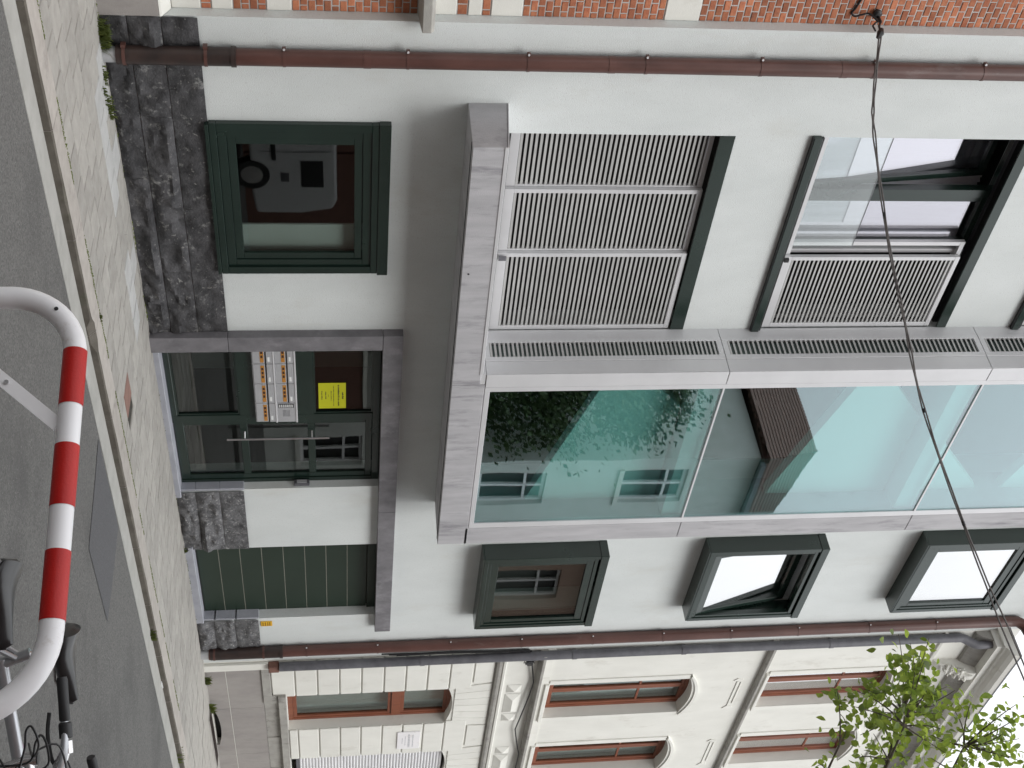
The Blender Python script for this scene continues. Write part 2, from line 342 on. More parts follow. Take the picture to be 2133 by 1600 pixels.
kerb = empty('kerb', (8, -1.95, RD), kind='structure')
def kerb_stone(x0, x1, name='kerb_stone'):
    n = max(2, int((x1-x0)/.08)); mb = MB(); k = []
    for i in range(n+1):
        x = x0+(x1-x0)*i/n
        ch = .006+.012*max(0, noise.noise(Vector((x*5, 3, 1))))+(.04 if abs(x-7.2) < .10 else 0)
        w_ = .004*noise.noise(Vector((x*3, 9, 2)))
        k.append([(x, -1.815, -.01), (x, -1.815, .002+w_), (x, -2.08+ch, .0+w_), (x, -2.085, -.006-ch*.8), (x, -2.087, RD-.03)])
    vs = [p for q in k for p in q]
    for i in range(n):
        a, b = i*5, (i+1)*5
        mb.add([], [])
    mb.v = vs
    for i in range(n):
        a, b = i*5, (i+1)*5
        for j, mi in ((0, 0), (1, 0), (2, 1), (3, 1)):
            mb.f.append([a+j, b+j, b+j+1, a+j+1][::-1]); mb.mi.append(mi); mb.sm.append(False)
    mb.f.append([4, 3, 2, 1, 0][::-1]); mb.mi.append(0); mb.sm.append(False)
    e = n*5; mb.f.append([e, e+1, e+2, e+3, e+4][::-1]); mb.mi.append(0); mb.sm.append(False)
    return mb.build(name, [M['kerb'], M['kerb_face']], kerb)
joints = [3.45, 4.38, 5.32, 6.25, 7.2, 8.15, 9.05, 9.95, 10.9, 11.85, 12.8, 13.75, 14.7, 15.65, 16.6, 17.55, 18.5, 19.45]
for a, b in zip(joints[:-1], joints[1:]): kerb_stone(a+.003, b-.003)
MB().box(-60, 3.45, -2.087, -1.815, -.2, 0).box(19.45, 70, -2.087, -1.815, -.2, 0).build('kerb_run', M['kerb'], kerb)

pave = empty('pavement', (9, -.9, 0), kind='structure')
MB().box(-60, 70, -1.815, .06, -.2, -.012).build('joint_bed', M['paver_bed'], pave)
pm = {}
for k in range(6):
    mb = MB(); h = .1430; c = .0055; r2 = random.Random(k); t = [r2.uniform(-.0018, .0018) for _ in range(4)]
    top = [(-h+c, -h+c, t[0]), (h-c, -h+c, t[1]), (h-c, h-c, t[2]), (-h+c, h-c, t[3])]
    mid = [(-h, -h, -.007), (h, -h, -.007), (h, h, -.007), (-h, h, -.007)]; low = [(x, y, -.03) for x, y, z in mid]
    mb.add(top+mid+low, [(0,1,2,3)]+[(4+i, 4+(i+1) % 4, (i+1) % 4, i) for i in range(4)]+[(8+i, 8+(i+1) % 4, 4+(i+1) % 4, 4+i) for i in range(4)])
    for mn in ('paver', 'paver_new', 'paver_red'): pm[(k, mn)] = mb.mesh('paver', M[mn])
far = MB(); npv = 0
for row in range(7):
    yc = -1.70+.2975*row; off = .149 if row % 2 else 0.0
    for i in range(-60, 60):
        xc = 8.635+.2975*i+off
        if not (-6 < xc < 26): continue
        k = rnd.randrange(6)
        new = (5.85 < xc < 7.15 and -.62 < yc < -.05 and (xc-5.85) < 2.2*(-yc+.4) and rnd.random() < .85) or (7.9 < xc < 9.6 and -.75 < yc < -.2 and rnd.random() < .45)
        if row == 1 and i == 0: mn, xc = 'paver_red', 8.635
        else: mn = 'paver_new' if new else 'paver'
        if 4.2 < xc < 14.3 and yc < -.05 and npv < 290:
            inst('paver', pm[(k, mn)], pave, (xc, yc, -.001+rnd.uniform(-.0015, .0015)), (0, 0, rnd.choice((0, 1, 2, 3))*math.pi/2)); npv += 1
        else:
            far.box(xc-.144, xc+.144, yc-.144, min(yc+.144, .055), -.03, rnd.uniform(-.0025, .001))
tag(far.build('distant_pavers', M['paver'], pave, fix=False), kind='stuff')
# moss in the joint behind the kerb and scattered through the paving joints
mo = MB()
for _ in range(2600):
    x = rnd.uniform(4.3, 13.5); den = noise.noise(Vector((x*1.7, 2, 5)))
    if den < -.12: continue
    y = -1.822+rnd.gauss(0, .006)*(1+2.2*max(0, den)); s = rnd.uniform(.003, .009); a = rnd.uniform(0, 6.3); z = .001
    mo.add([(x+s*math.cos(a+q*2.1), y+s*math.sin(a+q*2.1), z+rnd.uniform(0, .003)) for q in range(3)]+[(x, y, z+s*.8)], [(0,1,3),(1,2,3),(2,0,3)])
for _ in range(700):
    x = rnd.uniform(5.3, 14.5); y = -.012+rnd.gauss(0, .012); s = rnd.uniform(.004, .012); a = rnd.uniform(0, 6.3)
    if noise.noise(Vector((x*2.3, 8, 1))) < .05: continue
    mo.add([(x+s*math.cos(a+q*2.1), y-.02+s*math.sin(a+q*2.1), .001) for q in range(3)]+[(x, y-.02, s*.9)], [(0,1,3),(1,2,3),(2,0,3)])
tag(mo.build('moss', M['moss'], fix=False), kind='stuff', cat='moss', label='green moss growing along the joint behind the kerb')

# far pavement, behind and under the photographer
MB().box(-60, 70, -12.2, -6.0, -.2, .03).build('opposite_pavement', M['asphalt'], fix=False)
tag(bpy.data.objects['opposite_pavement'], kind='structure')

# ------------------------------------------------------------------ apartment building (middle)
AB = empty('apartment_building', (10.6, 0, 0), 'pale rendered apartment building with dark green windows and a projecting glazed bay', 'building')
XL, XR = 5.798, 15.64
holes = [(6.86, 8.46, .80, 2.20), (9.40, 11.86, 0.0, 2.244), (13.005, 14.585, 0.0, 2.244),
         (6.88, 9.36, 3.285, 5.305), (6.88, 9.36, 6.12, 8.152), (6.88, 9.36, 8.98, 11.0), (9.362, 12.0, 3.02, 11.4),
         (13.16, 14.58, 3.62, 5.0), (13.16, 14.58, 6.45, 7.80), (13.16, 14.58, 9.30, 10.66)]
wall = wall_mesh(XL, XR, .0, 12.2, 0, .38, holes)
wall.box(XL, XL+.3, .38, 7, 0, 12.2).box(XR-.3, XR, .38, 7, 0, 12.2).box(XL, XR, 7, 7.3, 0, 12.2).box(XL, XR, 0.0, 7.3, 12.2, 12.5)
ow = wall.build('wall', M['render'], AB, fix=False)
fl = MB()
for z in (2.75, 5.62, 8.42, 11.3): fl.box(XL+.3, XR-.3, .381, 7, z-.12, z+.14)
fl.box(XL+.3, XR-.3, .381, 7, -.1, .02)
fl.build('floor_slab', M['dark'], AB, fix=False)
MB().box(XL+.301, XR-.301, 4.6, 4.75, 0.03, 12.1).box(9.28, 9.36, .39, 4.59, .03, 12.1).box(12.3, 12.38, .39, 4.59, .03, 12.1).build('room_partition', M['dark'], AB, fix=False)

# rock-faced plinth, laid in three courses
def plinth(x0, x1, zs, cuts, m_, seed):
    for c in range(3):
        xs = [x0]+cuts[c]+[x1]
        for a, b in zip(xs[:-1], xs[1:]):
            rock(a+.0005, b-.0005, zs[c]+(.002 if c else -.02), zs[c+1]-.003, -.004, .056 if c < 2 else .022, seed+a*1.3+c*7.7).build('plinth_stone', M[m_], AB)
plinth(5.80, 9.302, [0, .205, .462, .742], [[7.4], [6.75, 8.5], [6.05, 7.75]], 'rough', 3.0)
plinth(11.875, 13.0, [0, .212, .474, .744], [[], [], []], 'rough_pale', 11.0)
plinth(14.59, 15.30, [0, .208, .470, .770], [[], [], []], 'rough_pale', 23.0)
for a, b in ((0, .212), (.212, .474), (.474, .744)):
    box('plinth_return', M['bluestone_pale'], AB, 11.838, 11.872, -.003, .12, a+.002, b-.002, .003)
    box('plinth_return', M['bluestone_pale'], AB, 14.560, 14.588, -.003, .13, a+.002, b+.024, .003)

# bluestone jamb and long lintel over entrance and garage
MB().box(9.304, 9.508, -.10, .16, -.02, .735).build('jamb_stone', M['bluestone'], AB, .004)
MB().box(9.304, 9.508, -.10, .16, .739, 2.240).build('jamb_stone', M['bluestone'], AB, .004)
MB().box(9.304, 12.24, -.10, .16, 2.244, 2.443).build('lintel_stone', M['bluestone'], AB, .004)
MB().box(12.243, 14.862, -.10, .16, 2.244, 2.443).build('lintel_stone', M['bluestone'], AB, .004)
box('entrance_step', M['bluestone_pale'], AB, 9.508, 11.93, -.05, .35, -.02, .058, .006)
box('garage_sill', M['bluestone_pale'], AB, 12.94, 14.62, -.035, .30, -.02, .088, .006)

# entrance front
YF = .10
fr = MB()
fr.box(9.508, 11.862, YF, YF+.07, 2.165, 2.244)                                   # head
fr.box(9.508, 10.70, YF, YF+.07, .060, .118)                                      # side light bottom rail
fr.box(10.70, 10.81, YF, YF+.07, .060, 2.165)                                     # post
fr.box(9.508, 9.56, YF, YF+.07, .118, 2.165)
fr.box(9.56, 10.70, YF, YF+.07, .765, 1.545)                                      # solid panel behind the letterboxes
fr.box(11.80, 11.862, YF, YF+.07, .060, 2.165)
fr.build('entrance_frame', M['green'], AB, .004)
for z0, z1 in ((.118, .765), (1.545, 2.165)):
    p = box('side_light', G_dark, AB, 9.56, 10.70, YF+.03, YF+.042, z0, z1)
    ring(MB(), 9.562, 10.698, z0, z1, YF+.012, YF+.03, .018).build('glazing_bead', M['green'], p, fix=False)
D = MB(); ring(D, 10.815, 11.798, .066, 2.160, YF+.012, YF+.06, .052, .075, .10, .07)
D.box(10.867, 11.723, YF+.014, YF+.058, .752, .832).box(10.867, 11.723, YF+.014, YF+.058, 1.468, 1.548)
dl = D.build('entrance_door', M['green'], AB, .004)
for z0, z1 in ((.166, .752), (.832, 1.468), (1.548, 2.090)):
    box('pane', G_dark, dl, 10.867, 11.723, YF+.03, YF+.04, z0, z1)
hd = MB(); hd.tube([(11.035, .045, .61), (11.035, .045, 1.70)], .0125, 12)
hd.tube([(11.035, .045, .80), (10.985, YF+.012, .80)], .008, 8).tube([(11.035, .045, 1.515), (10.985, YF+.012, 1.515)], .008, 8)
hd.build('pull_handle', M['chrome'], dl)
# dim lobby seen through the glass
MB().box(9.45, 12.25, 2.2, 2.25, .03, 2.6).box(9.41, 9.45, .39, 2.2, .03, 2.6).build('lobby_wall', M['inwhite'], AB, fix=False)
box('doormat', M['dark'], AB, 10.2, 11.5, .5, 1.3, .022, .04)
box('lobby_floor', M['bluestone'], AB, 9.46, 12.24, .36, 2.19, .0205, .0215)

# letterbox unit with intercom
LB = MB(); LB.box(9.515, 10.755, .052, YF, .935, 1.362)
lb = LB.build('letterbox_unit', M['boxmetal'], AB, .004)
xs = [9.535, 9.838, 10.142, 10.446, 10.750]
for row, (z0, z1) in enumerate(((.945, 1.142), (1.162, 1.348))):
    for k in range(4):
        a, b = xs[k]+.004, xs[k+1]-.004
        if row == 1 and k == 3: continue
        zm = z0+(z1-z0)*.70
        p = box('letterbox_door', M['boxmetal'], lb, a, b, .044, .0515, z0, zm-.018, .003)
        q = MB().box(a+.02, b-.02, .041, .0435, zm-.062, zm-.026).build('orange_sticker', M['orange'], lb, fix=False)
        lt = MB()
        for s_ in range(3): lt.box(a+.05+.06*s_, a+.088+.06*s_, .0395, .0408, zm-.055, zm-.034)
        tag(lt.build('sticker_print', M['ink_brown'], lb, fix=False), kind='stuff')
        box('post_slot', M['ink'], lb, a, b, .046, .0517, zm-.017, zm-.004)
        box('letterbox_flap', M['boxmetal'], lb, a, b, .040, .0515, zm-.002, z1, .003)
        box('name_card', M['inwhite'], lb, b-.10, b-.035, .0385, .0398, zm+.012, zm+.034)
ic = box('intercom', M['boxmetal'], lb, xs[3]+.004, 10.752, .043, .0515, 1.150, 1.352, .003)
gr = MB().box(xs[3]+.012, xs[3]+.075, .0405, .0428, 1.178, 1.335)
gr.build('button_panel', M['ink'], lb, fix=False)
for k in range(7): box('call_button', M['inwhite'], lb, xs[3]+.022, xs[3]+.066, .0385, .0403, 1.186+.021*k, 1.196+.021*k)
sp = MB()
for i in range(8):
    for j in range(6): sp.box(xs[3]+.115+.013*i, xs[3]+.122+.013*i, .0415, .0428, 1.22+.013*j, 1.226+.013*j)
tag(sp.build('speaker_grille', M['pipe_grey'], lb, fix=False), kind='stuff')
box('letterbox_rail', M['alu'], lb, 9.512, 10.758, .036, .0515, 1.353, 1.372, .003)
box('letterbox_rail', M['alu'], lb, 9.512, 10.758, .036, .0515, 1.144, 1.160, .003)

lamp = MB().box(11.815, 11.859, .025, .085, 1.30, 1.47).build('wall_lamp', M['pipe_grey'], AB, .004)
MB().box(11.806, 11.8145, .035, .075, 1.33, 1.44).build('lens', M['boxmetal'], lamp, fix=False)

# garage door: eight horizontal panels
gd = empty('garage_door', (13.8, .14, 0)); par(gd, AB)
zs = [.098, .352, .607, .865, 1.122, 1.380, 1.636, 1.893, 2.135]
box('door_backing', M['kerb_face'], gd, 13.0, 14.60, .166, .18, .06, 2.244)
for a, b in zip(zs[:-1], zs[1:]): box('door_panel', M['green2'], gd, 13.01, 14.575, .125, .165, a+.004, b-.004, .002)
for z in zs[1:-1]: box('joint_highlight', M['edge_highlight'], gd, 13.012, 14.573, .1262, .165, z-.0036, z+.0036)  # pale strips paint the light glinting along the panel joints
box('door_head', M['green2'], gd, 13.006, 14.584, .11, .165, 2.140, 2.2435)
box('bottom_seal', M['rubber'], gd, 13.01, 14.575, .12, .165, .088, .098)

# ground floor window
gw = MB(); ring(gw, 6.785, 8.500, .745, 2.165, -.05, .30, .085, .085, .06, .06)
wg = gw.build('green_window', M['green'], AB, .004)
MB().box(6.775, 8.510, -.062, .30, 2.166, 2.264).build('window_head', M['green'], wg, .004)
s_ = MB(); ring(s_, 6.872, 8.413, .807, 2.103, -.028, .05, .075); ring(s_, 6.95, 8.335, .885, 2.025, -.016, .045, .07)
s_.build('sash', M['green'], wg, .003)
box('pane', G_dark, wg, 7.02, 8.265, .0, .012, .955, 1.955)
box('curtain', M['inwhite'], wg, 8.02, 8.33, .10, .12, .82, 2.08)  # plain pale panel behind the right side of the pane
MB().box(6.79, 8.49, -.066, -.01, .712, .744).build('sill', M['green'], wg, .003)

# ------------------------------------------------------------------ louvred windows, balcony, bay
def slat_mesh(length):
    pr = [(0, 0), (0, .0185), (.006, .0225), (.032, .033), (.032, .0295), (.008, .0175), (.004, .0)]   # (y,z)
    return MB().prism(pr, 'x', 0, length).mesh('slat', M['slat'])
def louver(parent, x0, x1, y, z0, z1, n, bottom=.095):
    ring(MB(), x0, x1, z0, z1, y, y+.045, .045, .055, bottom, .05).build('panel_frame', M['alu'], parent, .003)
    me = slat_mesh(x1-x0-.104); a = z0+bottom; pitch = (z1-.05-a)/n
    for k in range(n): inst('slat', me, parent, (x0+.047, y+.004, a+pitch*k+.004))
def empty_part(name, loc, parent, label=None):
    o = empty(name, loc, label); par(o, parent); return o

w1 = empty_part('louvred_window', (8.1, .1, 3.285), AB, 'window wholly closed by three sliding louvred panels')
louver(w1, 8.305, 9.338, .018, 3.297, 5.150, 38)
louver(w1, 7.560, 8.345, .066, 3.302, 5.160, 38)
louver(w1, 6.905, 7.600, .114, 3.307, 5.160, 38)
MB().box(6.881, 9.355, -.005, .016, 5.165, 5.304).build('green_fascia', M['green'], w1, .003)
MB().box(6.882, 9.354, .0165, .22, 5.262, 5.30).build('top_track', M['black'], w1, fix=False)
MB().box(6.882, 9.36, -.012, .15, 3.286, 3.297).build('bottom_track', M['black'], w1, fix=False)
for x, y in ((7.60, .095), (8.33, .04)): box('roller', M['black'], w1, x-.02, x+.02, y-.02, y, 3.297, 3.34)
box('maker_plate', M['pipe_grey'], w1, 8.315, 8.375, -.008, -.0051, 3.315, 3.385)
MB().box(6.90, 9.34, .30, .31, 3.30, 5.30).build('dark_backing', M['dark'], w1, fix=False)  # dark sheet stands in for the unlit room behind the slats

def french_window(name, z0, ztop, lab, open_sash=True):
    w = empty_part(name, (8.1, .1, z0), AB, lab)
    # projecting sill
    MB().box(6.862, 9.333, -.052, .0, z0-.104, z0-.026).build('sill', M['green'], w, .004)
    MB().box(6.872, 9.333, -.030, .20, z0-.026, z0-.002).build('sill_track', M['black'], w, fix=False)
    MB().box(6.862, 9.333, -.045, -.006, z0-.112, z0-.104).build('drip_edge', M['black'], w, fix=False)
    MB().box(6.881, 9.359, -.005, .014, ztop-.105, ztop-.002).build('green_fascia', M['green'], w, .002)
    MB().box(6.884, 9.356, .100, .155, ztop-.10, ztop-.003).build('top_track', M['black'], w, fix=False)
    # louvre panel in front, two more parked behind it
    louver(w, 8.352, 9.330, .017, z0+.008, z0+1.845, 38)
    for k, (xa, yy) in enumerate(((8.196, .067), (8.330, .115))):
        ring(MB(), xa, xa+1.05, z0+.008, z0+1.86, yy, yy+.045, .048, .05, .08, .05).build('parked_panel_frame', M['alu'], w, .003)
    box('roller', M['black'], w, 8.335, 8.375, -.035, -.005, z0+.004, z0+.05)
    # window frame set back
    f0 = .165; F = MB()
    ring(F, 6.882, 8.375, z0, ztop-.02, f0, f0+.075, .055, .06, .06, .075)
    F.box(7.605, 7.70, f0-.012, f0+.075, z0+.06, ztop-.095)
    F.build('frame', M['green'], w, .003)
    a, b, c, d = 7.70, 8.315, z0+.06, ztop-.095
    sb = ring(MB(), a, b, c, d, f0+.002, f0+.06, .06).build('sash', M['green'], w, .003)
    box('pane', G_lilac, sb, a+.06, b-.06, f0+.028, f0+.04, c+.06, d-.06)
    a, b = 6.937, 7.605; tl = R(6.5) if open_sash else 0
    s2 = ring(MB(), a, b, 0, d-c, 0, .058, .06).build('sash', M['green'], w, .003)
    s2.matrix_parent_inverse = wm(w).inverted(); s2.location = (0, f0+.004, c); s2.rotation_euler = (-tl, 0, 0); _W.pop(s2.name, None)
    p2 = MB().box(a+.06, b-.06, .026, .038, .06, d-c-.06).build('pane', G_lilac, None, fix=False); p2.parent = s2
    # glass guard rail in front
    box('glass_railing', G_clear, w, 6.884, 8.20, .012, .026, z0+.052, z0+.662)
    box('railing_edge', M['pipe_grey'], w, 6.884, 8.20, .0125, .0255, z0+.6625, z0+.667)
    box('railing_channel', M['alu'], w, 6.884, 8.20, .004, .034, z0+.002, z0+.052)
    # white curtains behind
    cv = []; n = 90
    for i in range(n+1):
        x = 6.90+1.62*i/n; y = .52+.022*math.sin(i*1.9)+.012*math.sin(i*.63)
        cv += [(x, y, z0+.02), (x, y, ztop-.03)]
    MB().add(cv, [(2*i, 2*i+2, 2*i+3, 2*i+1) for i in range(n)], 0, True).build('curtain', M['curtain'], w, fix=False)
    return w
french_window('louvred_window', 6.12, 8.152, 'window half covered by a louvred panel, its left sash tilted open')
french_window('louvred_window', 8.98, 11.0, 'topmost window of which only the dark sill shows', False)

# balcony slab with a falling top, left return included
def slab(name, x0, x1):
    pr = [(-.60, 2.893), (-.60, 3.172 if x0 < 9 else 3.221), (-.585, 3.182 if x0 < 9 else 3.224), (.01, 3.236), (.01, 2.902)]
    return MB().prism(pr, 'x', x0, x1).build(name, M['concrete'], AB, .005)
b1 = slab('balcony_slab', 6.572, 9.478); b2 = slab('balcony_slab', 9.482, 12.19)
MB().box(9.336, 9.479, -.592, -.001, 3.165, 3.2255).build('bay_foot', M['alu'], AB, fix=False)
MB().prism([(-.606, 3.160), (-.606, 3.188), (-.59, 3.194), (0, 3.246), (0, 3.238), (-.594, 3.184), (-.598, 3.160)], 'x', 6.568, 9.33).build('metal_flashing', M['alu'], b1)
dp = MB().tube([(7.983, -.604, 2.955), (7.983, -.585, 2.955)], .009, 10).build('drip_hole', M['ink'], b1)
MB().box(6.585, 12.18, -.53, -.505, 2.8905, 2.90).build('drip_groove', M['ink'], b2, fix=False)

bay = empty_part('glazed_bay', (10.7, -.3, 3.2), AB, 'projecting bay of green tinted glass between white metal and concrete')
joint_z = [3.226, 5.672, 8.462, 11.30]
for za, zb in zip(joint_z[:-1], joint_z[1:]):
    za2, zb2 = za+.003, zb-.003
    box('side_panel', M['alu'], bay, 9.333, 9.36, -.118, .0, za2, zb2)
    box('side_panel', M['alu'], bay, 9.333, 9.36, -.588, -.424, za2, zb2, .002)
    box('front_panel', M['alu'], bay, 9.333, 9.518, -.602, -.590, za2, zb2, .003)
    gl = MB()     # vent grille frame in the side wall, lying in the y-z plane
    y0, y1, z0, z1 = -.422, -.120, za2, zb2
    gl.box(9.327, 9.36, y0, y0+.058, z0, z1).box(9.327, 9.36, y1-.052, y1, z0, z1)
    gl.box(9.327, 9.36, y0+.058, y1-.052, z0, z0+.055).box(9.327, 9.36, y0+.058, y1-.052, z1-.055, z1)
    vg = gl.build('vent_grille', M['alu'], bay, .002)
    box('louvre_backing', M['vent_back'], vg, 9.366, 9.372, y0+.058, y1-.052, z0+.055, z1-.055)
    n = 52; pt_ = (z1-z0-.11)/n
    bm_ = MB().prism([(9.330, 0), (9.330, .016), (9.336, .022), (9.362, .030), (9.362, .027), (9.337, .018), (9.334, 0)], 'y', y0+.0585, y1-.0525).mesh('blade', M['slat'])
    for k in range(n): inst('blade', bm_, vg, (0, 0, z0+.055+pt_*k+.004))
    # concrete fin on the right
    box('concrete_fin', M['concrete'], bay, 11.892, 12.19, -.60, .01, za2+(.0 if za > 4 else -.04), zb2, .004)
ff = MB()
ff.box(9.522, 9.586, -.600, -.545, 3.226, 11.3).box(11.806, 11.889, -.600, -.545, 3.226, 11.3).box(9.586, 11.806, -.600, -.545, 3.226, 3.279)
ff.build('bay_frame', M['alu'], bay, .003)
for z in (5.668, 8.460): box('bay_transom', M['alu'], bay, 9.587, 11.805, -.598, -.57, z-.011, z+.011, .002)
for za, zb in ((3.279, 5.657), (5.679, 8.449), (8.471, 11.3)):
    box('pane', G_bay, bay, 9.587, 11.805, -.585, -.573, za, zb)
for z in (5.60, 8.39): box('slab_edge', M['alu'], bay, 9.53, 11.88, -.52, .35, z-.16, z+.06)
# white stair flights zigzagging up inside the bay
st = MB()
for poly in ([(9.70, 4.60), (12.10, 3.83), (12.10, 5.42), (10.33, 5.42), (9.70, 4.86)],
             [(9.70, 7.49), (12.10, 6.69), (12.10, 8.21), (10.60, 8.21), (9.70, 7.28)][:5],
             [(10.75, 8.48), (12.10, 8.48), (12.10, 9.58)],
             [(9.70, 10.45), (12.10, 9.60), (12.10, 11.2), (10.6, 11.2)]):
    pass
polys = [[(9.62, 4.63), (12.10, 3.83), (12.10, 5.42), (10.29, 5.42), (9.62, 4.80)],
         [(9.62, 7.51), (12.10, 6.69), (12.10, 8.21), (10.58, 8.21), (9.62, 7.22)],
         [(10.80, 8.48), (12.10, 8.48), (12.10, 9.56)],
         [(9.62, 10.42), (12.10, 9.62), (12.10, 11.2), (10.40, 11.2)]]
polys[1] = [(9.62, 7.44), (12.10, 6.69), (12.10, 8.21), (10.55, 8.21), (9.62, 7.46)]
for q in polys: MB().prism(q, 'y', -.22, -.10).build('stair_flight', M['stairwhite'], bay)
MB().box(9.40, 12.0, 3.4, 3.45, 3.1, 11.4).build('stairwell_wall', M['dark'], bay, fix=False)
MB().box(9.52, 12.05, -.52, -.12, 11.31, 11.55).box(9.333, 12.19, -.60, .0, 11.30, 11.60).build('bay_roof', M['concrete'], bay, fix=False)

# box windows on the right
def box_window(z0, lab, tilt=0):
    z1 = z0+1.535; w = empty_part('box_window', (13.87, -.1, z0), AB, lab)
    yf = -.235; B = MB()
    B.box(13.082, 13.150, yf, .0, z0, z1-.10).box(14.612, 14.680, yf, .0, z0, z1-.10).box(13.150, 14.612, yf, .12, z0, z0+.050)
    B.build('box_lining', M['green'], w, .004)
    MB().box(13.074, 14.690, yf-.012, .0, z1-.099, z1).build('top_board', M['green'], w, .004)
    MB().box(13.0825, 14.6795, yf+.005, -.001, z0-.02, z0-.0005).build('drip_edge', M['green'], w, .003)
    ring(MB(), 13.1505, 14.6115, z0+.0505, z1-.12, yf+.012, yf+.08, .045, .045, .04, .045).build('frame', M['green'], w, .003)
    a, b, c, d = 13.197, 14.565, z0+.092, z1-.168
    s = ring(MB(), a, b, 0, d-c, 0, .06, .075, .075, .09, .09).build('sash', M['green'], w, .003)
    s.location = (0, yf+.024, c); s.rotation_euler = (-R(tilt), 0, 0); _W.pop(s.name, None)
    p = MB().box(a+.075, b-.075, .024, .036, .09, d-c-.09).build('pane', G_sky if z0 > 5 else G_dark, None, fix=False); p.parent = s
    MB().box(13.2, 14.56, .30, .31, z0+.05, z1-.1).build('inner_blind', M['curtain'] if z0 > 5 else M['dark'], w, fix=False)
box_window(3.543, 'lowest box window, just above the long lintel')
box_window(6.362, 'middle box window with its sash tilted open', 9)
box_window(9.222, 'topmost box window, closed')

# downpipes
def downpipe(name, x, y, r, z0, z1, m_, brackets, parent, sleeve=None, lab=None, coup=()):
    p = MB().tube([(x, y, z0), (x, y, z1)], r, 20).build(name, m_, parent)
    if lab: p['label'] = lab
    if sleeve:
        MB().tube([(x, y, sleeve[0]), (x, y, sleeve[1])], r+.006, 20).tube([(x, y, sleeve[1]-.04), (x, y, sleeve[1])], r+.014, 20).build('pipe_sleeve', M['pipe_dark'], p)
    for z in brackets:
        b = MB().tube([(x, y, z-.012), (x, y, z+.012)], r+.004, 20)
        b.box(x-r-.028, x-r-.002, y-.012, y+.012, z-.014, z+.014).box(x-.012, x+.012, y+r, .0, z-.01, z+.01)
        b.build('pipe_bracket', m_, p)
        MB().tube([(x-r-.016, y-.012, z), (x-r-.016, y-.021, z)], .010, 8).build('bracket_screw', M['alu'], p)
    for z in coup: MB().tube([(x, y, z-.03), (x, y, z+.03)], r+.003, 20).build('pipe_joint', m_, p)
    return p
lp = downpipe('downpipe', 6.112, -.075, .070, .10, 12.2, M['pipe'], [1.394, 2.375, 3.354, 4.34, 5.323, 6.312, 7.296, 8.3], AB, (.10, 1.02), 'red-brown downpipe beside the brick house', (2.05, 4.05, 6.05))
for z in (.16, .785):
    MB().tube([(6.112, -.075, z-.013), (6.112, -.075, z+.013)], .083, 20).box(6.01, 6.034, -.10, -.05, z-.018, z+.018).build('pipe_clamp', M['pipe'], lp)
MB().tube([(6.112, -.075, -.01), (6.112, -.075, .115)], .062, 18).build('drain_stub', M['boxmetal'], lp)
rp = downpipe('downpipe', 15.30, -.075, .076, .10, 11.25, M['pipe'], [1.36, 2.29, 3.26, 4.22, 5.195, 6.178, 7.137, 8.103, 9.139, 10.125], AB, (.12, 1.05), 'red-brown downpipe beside the cream house', ())
for z in (.17, .802):
    MB().tube([(15.30, -.075, z-.013), (15.30, -.075, z+.013)], .087, 20).build('pipe_clamp', M['pipe'], rp)
MB().tube([(15.30, -.075, -.01), (15.30, -.075, .125)], .066, 18).build('drain_stub', M['boxmetal'], rp)
MB().tube([(15.30, -.075, 11.24), (15.30, -.08, 11.36), (15.32, -.14, 11.46), (15.36, -.26, 11.52)], [.076, .078, .085, .09], 18).build('pipe_elbow', M['pipe'], rp)
# eaves gutter of the apartment building, far up
MB().box(XL, XR, -.30, -.001, 11.9, 12.1).build('eaves_gutter', M['pipe'], AB, fix=False)

# ------------------------------------------------------------------ brick house on the left
BH = empty('brick_house', (3, .1, 0), 'red brick house with white stone bands beside the left downpipe', 'house')
MB().box(-5, 5.797, .1145, 7, -.02, 12.6).build('wall', M['mortar'], BH, fix=False)
MB().box(-5, 5.795, -.028, .121, -.02, .458).build('plinth', M['hardstone'], BH, .006)
MB().prism([(-.028, .459), (.121, .459), (.121, .535), (.085, .535), (-.02, .475)], 'x', -5, 5.794).build('plinth_moulding', M['cream'], BH)
for a, b in ((.536, .762), (.842, 1.007), (1.264, 1.463), (2.586, 2.763), (2.851, 2.966), (3.036, 3.295), (4.466, 4.762)):
    box('stone_band', M['cream'], BH, -5, 5.797, .104, .121, a+.004, b-.004, .004)
MB().prism([(-.145, 2.475), (.121, 2.453), (.121, 2.585), (-.12, 2.572), (-.145, 2.545)], 'x', -5, 5.812).build('string_cornice', M['greytrim'], BH, .004)
runs = [(.762, .842, 1), (1.007, 1.264, 4), (1.463, 2.453, 16), (2.763, 2.851, 1), (2.966, 3.036, 1), (3.295, 4.466, 19), (4.762, 8.95, 68)]
bm3 = {}
for k in range(5):
    for ln, nm in ((.188, 's'), (.089, 'h')):
        r2 = random.Random(k*3+len(nm)); mb = MB(); h = .0262; c = .004
        j = lambda: r2.uniform(-.0015, .0015)
        f = [(-ln/2+c+j(), -.001+j(), -h+c+j()), (ln/2-c+j(), -.001+j(), -h+c+j()), (ln/2-c+j(), -.001+j(), h-c+j()), (-ln/2+c+j(), -.001+j(), h-c+j())]
        b = [(-ln/2, .004, -h), (ln/2, .004, -h), (ln/2, .004, h), (-ln/2, .004, h)]; bb = [(x, .02, z) for x, y, z in b]
        mb.add(f+b+bb, [(0,1,2,3)]+[(4+i, 4+(i+1) % 4, (i+1) % 4, i) for i in range(4)]+[(8+i, 8+(i+1) % 4, 4+(i+1) % 4, 4+i) for i in range(4)])
        bm3[(k, nm)] = mb.mesh('brick', M['brick'])
farb = MB(); nb = 0; rowi = 0
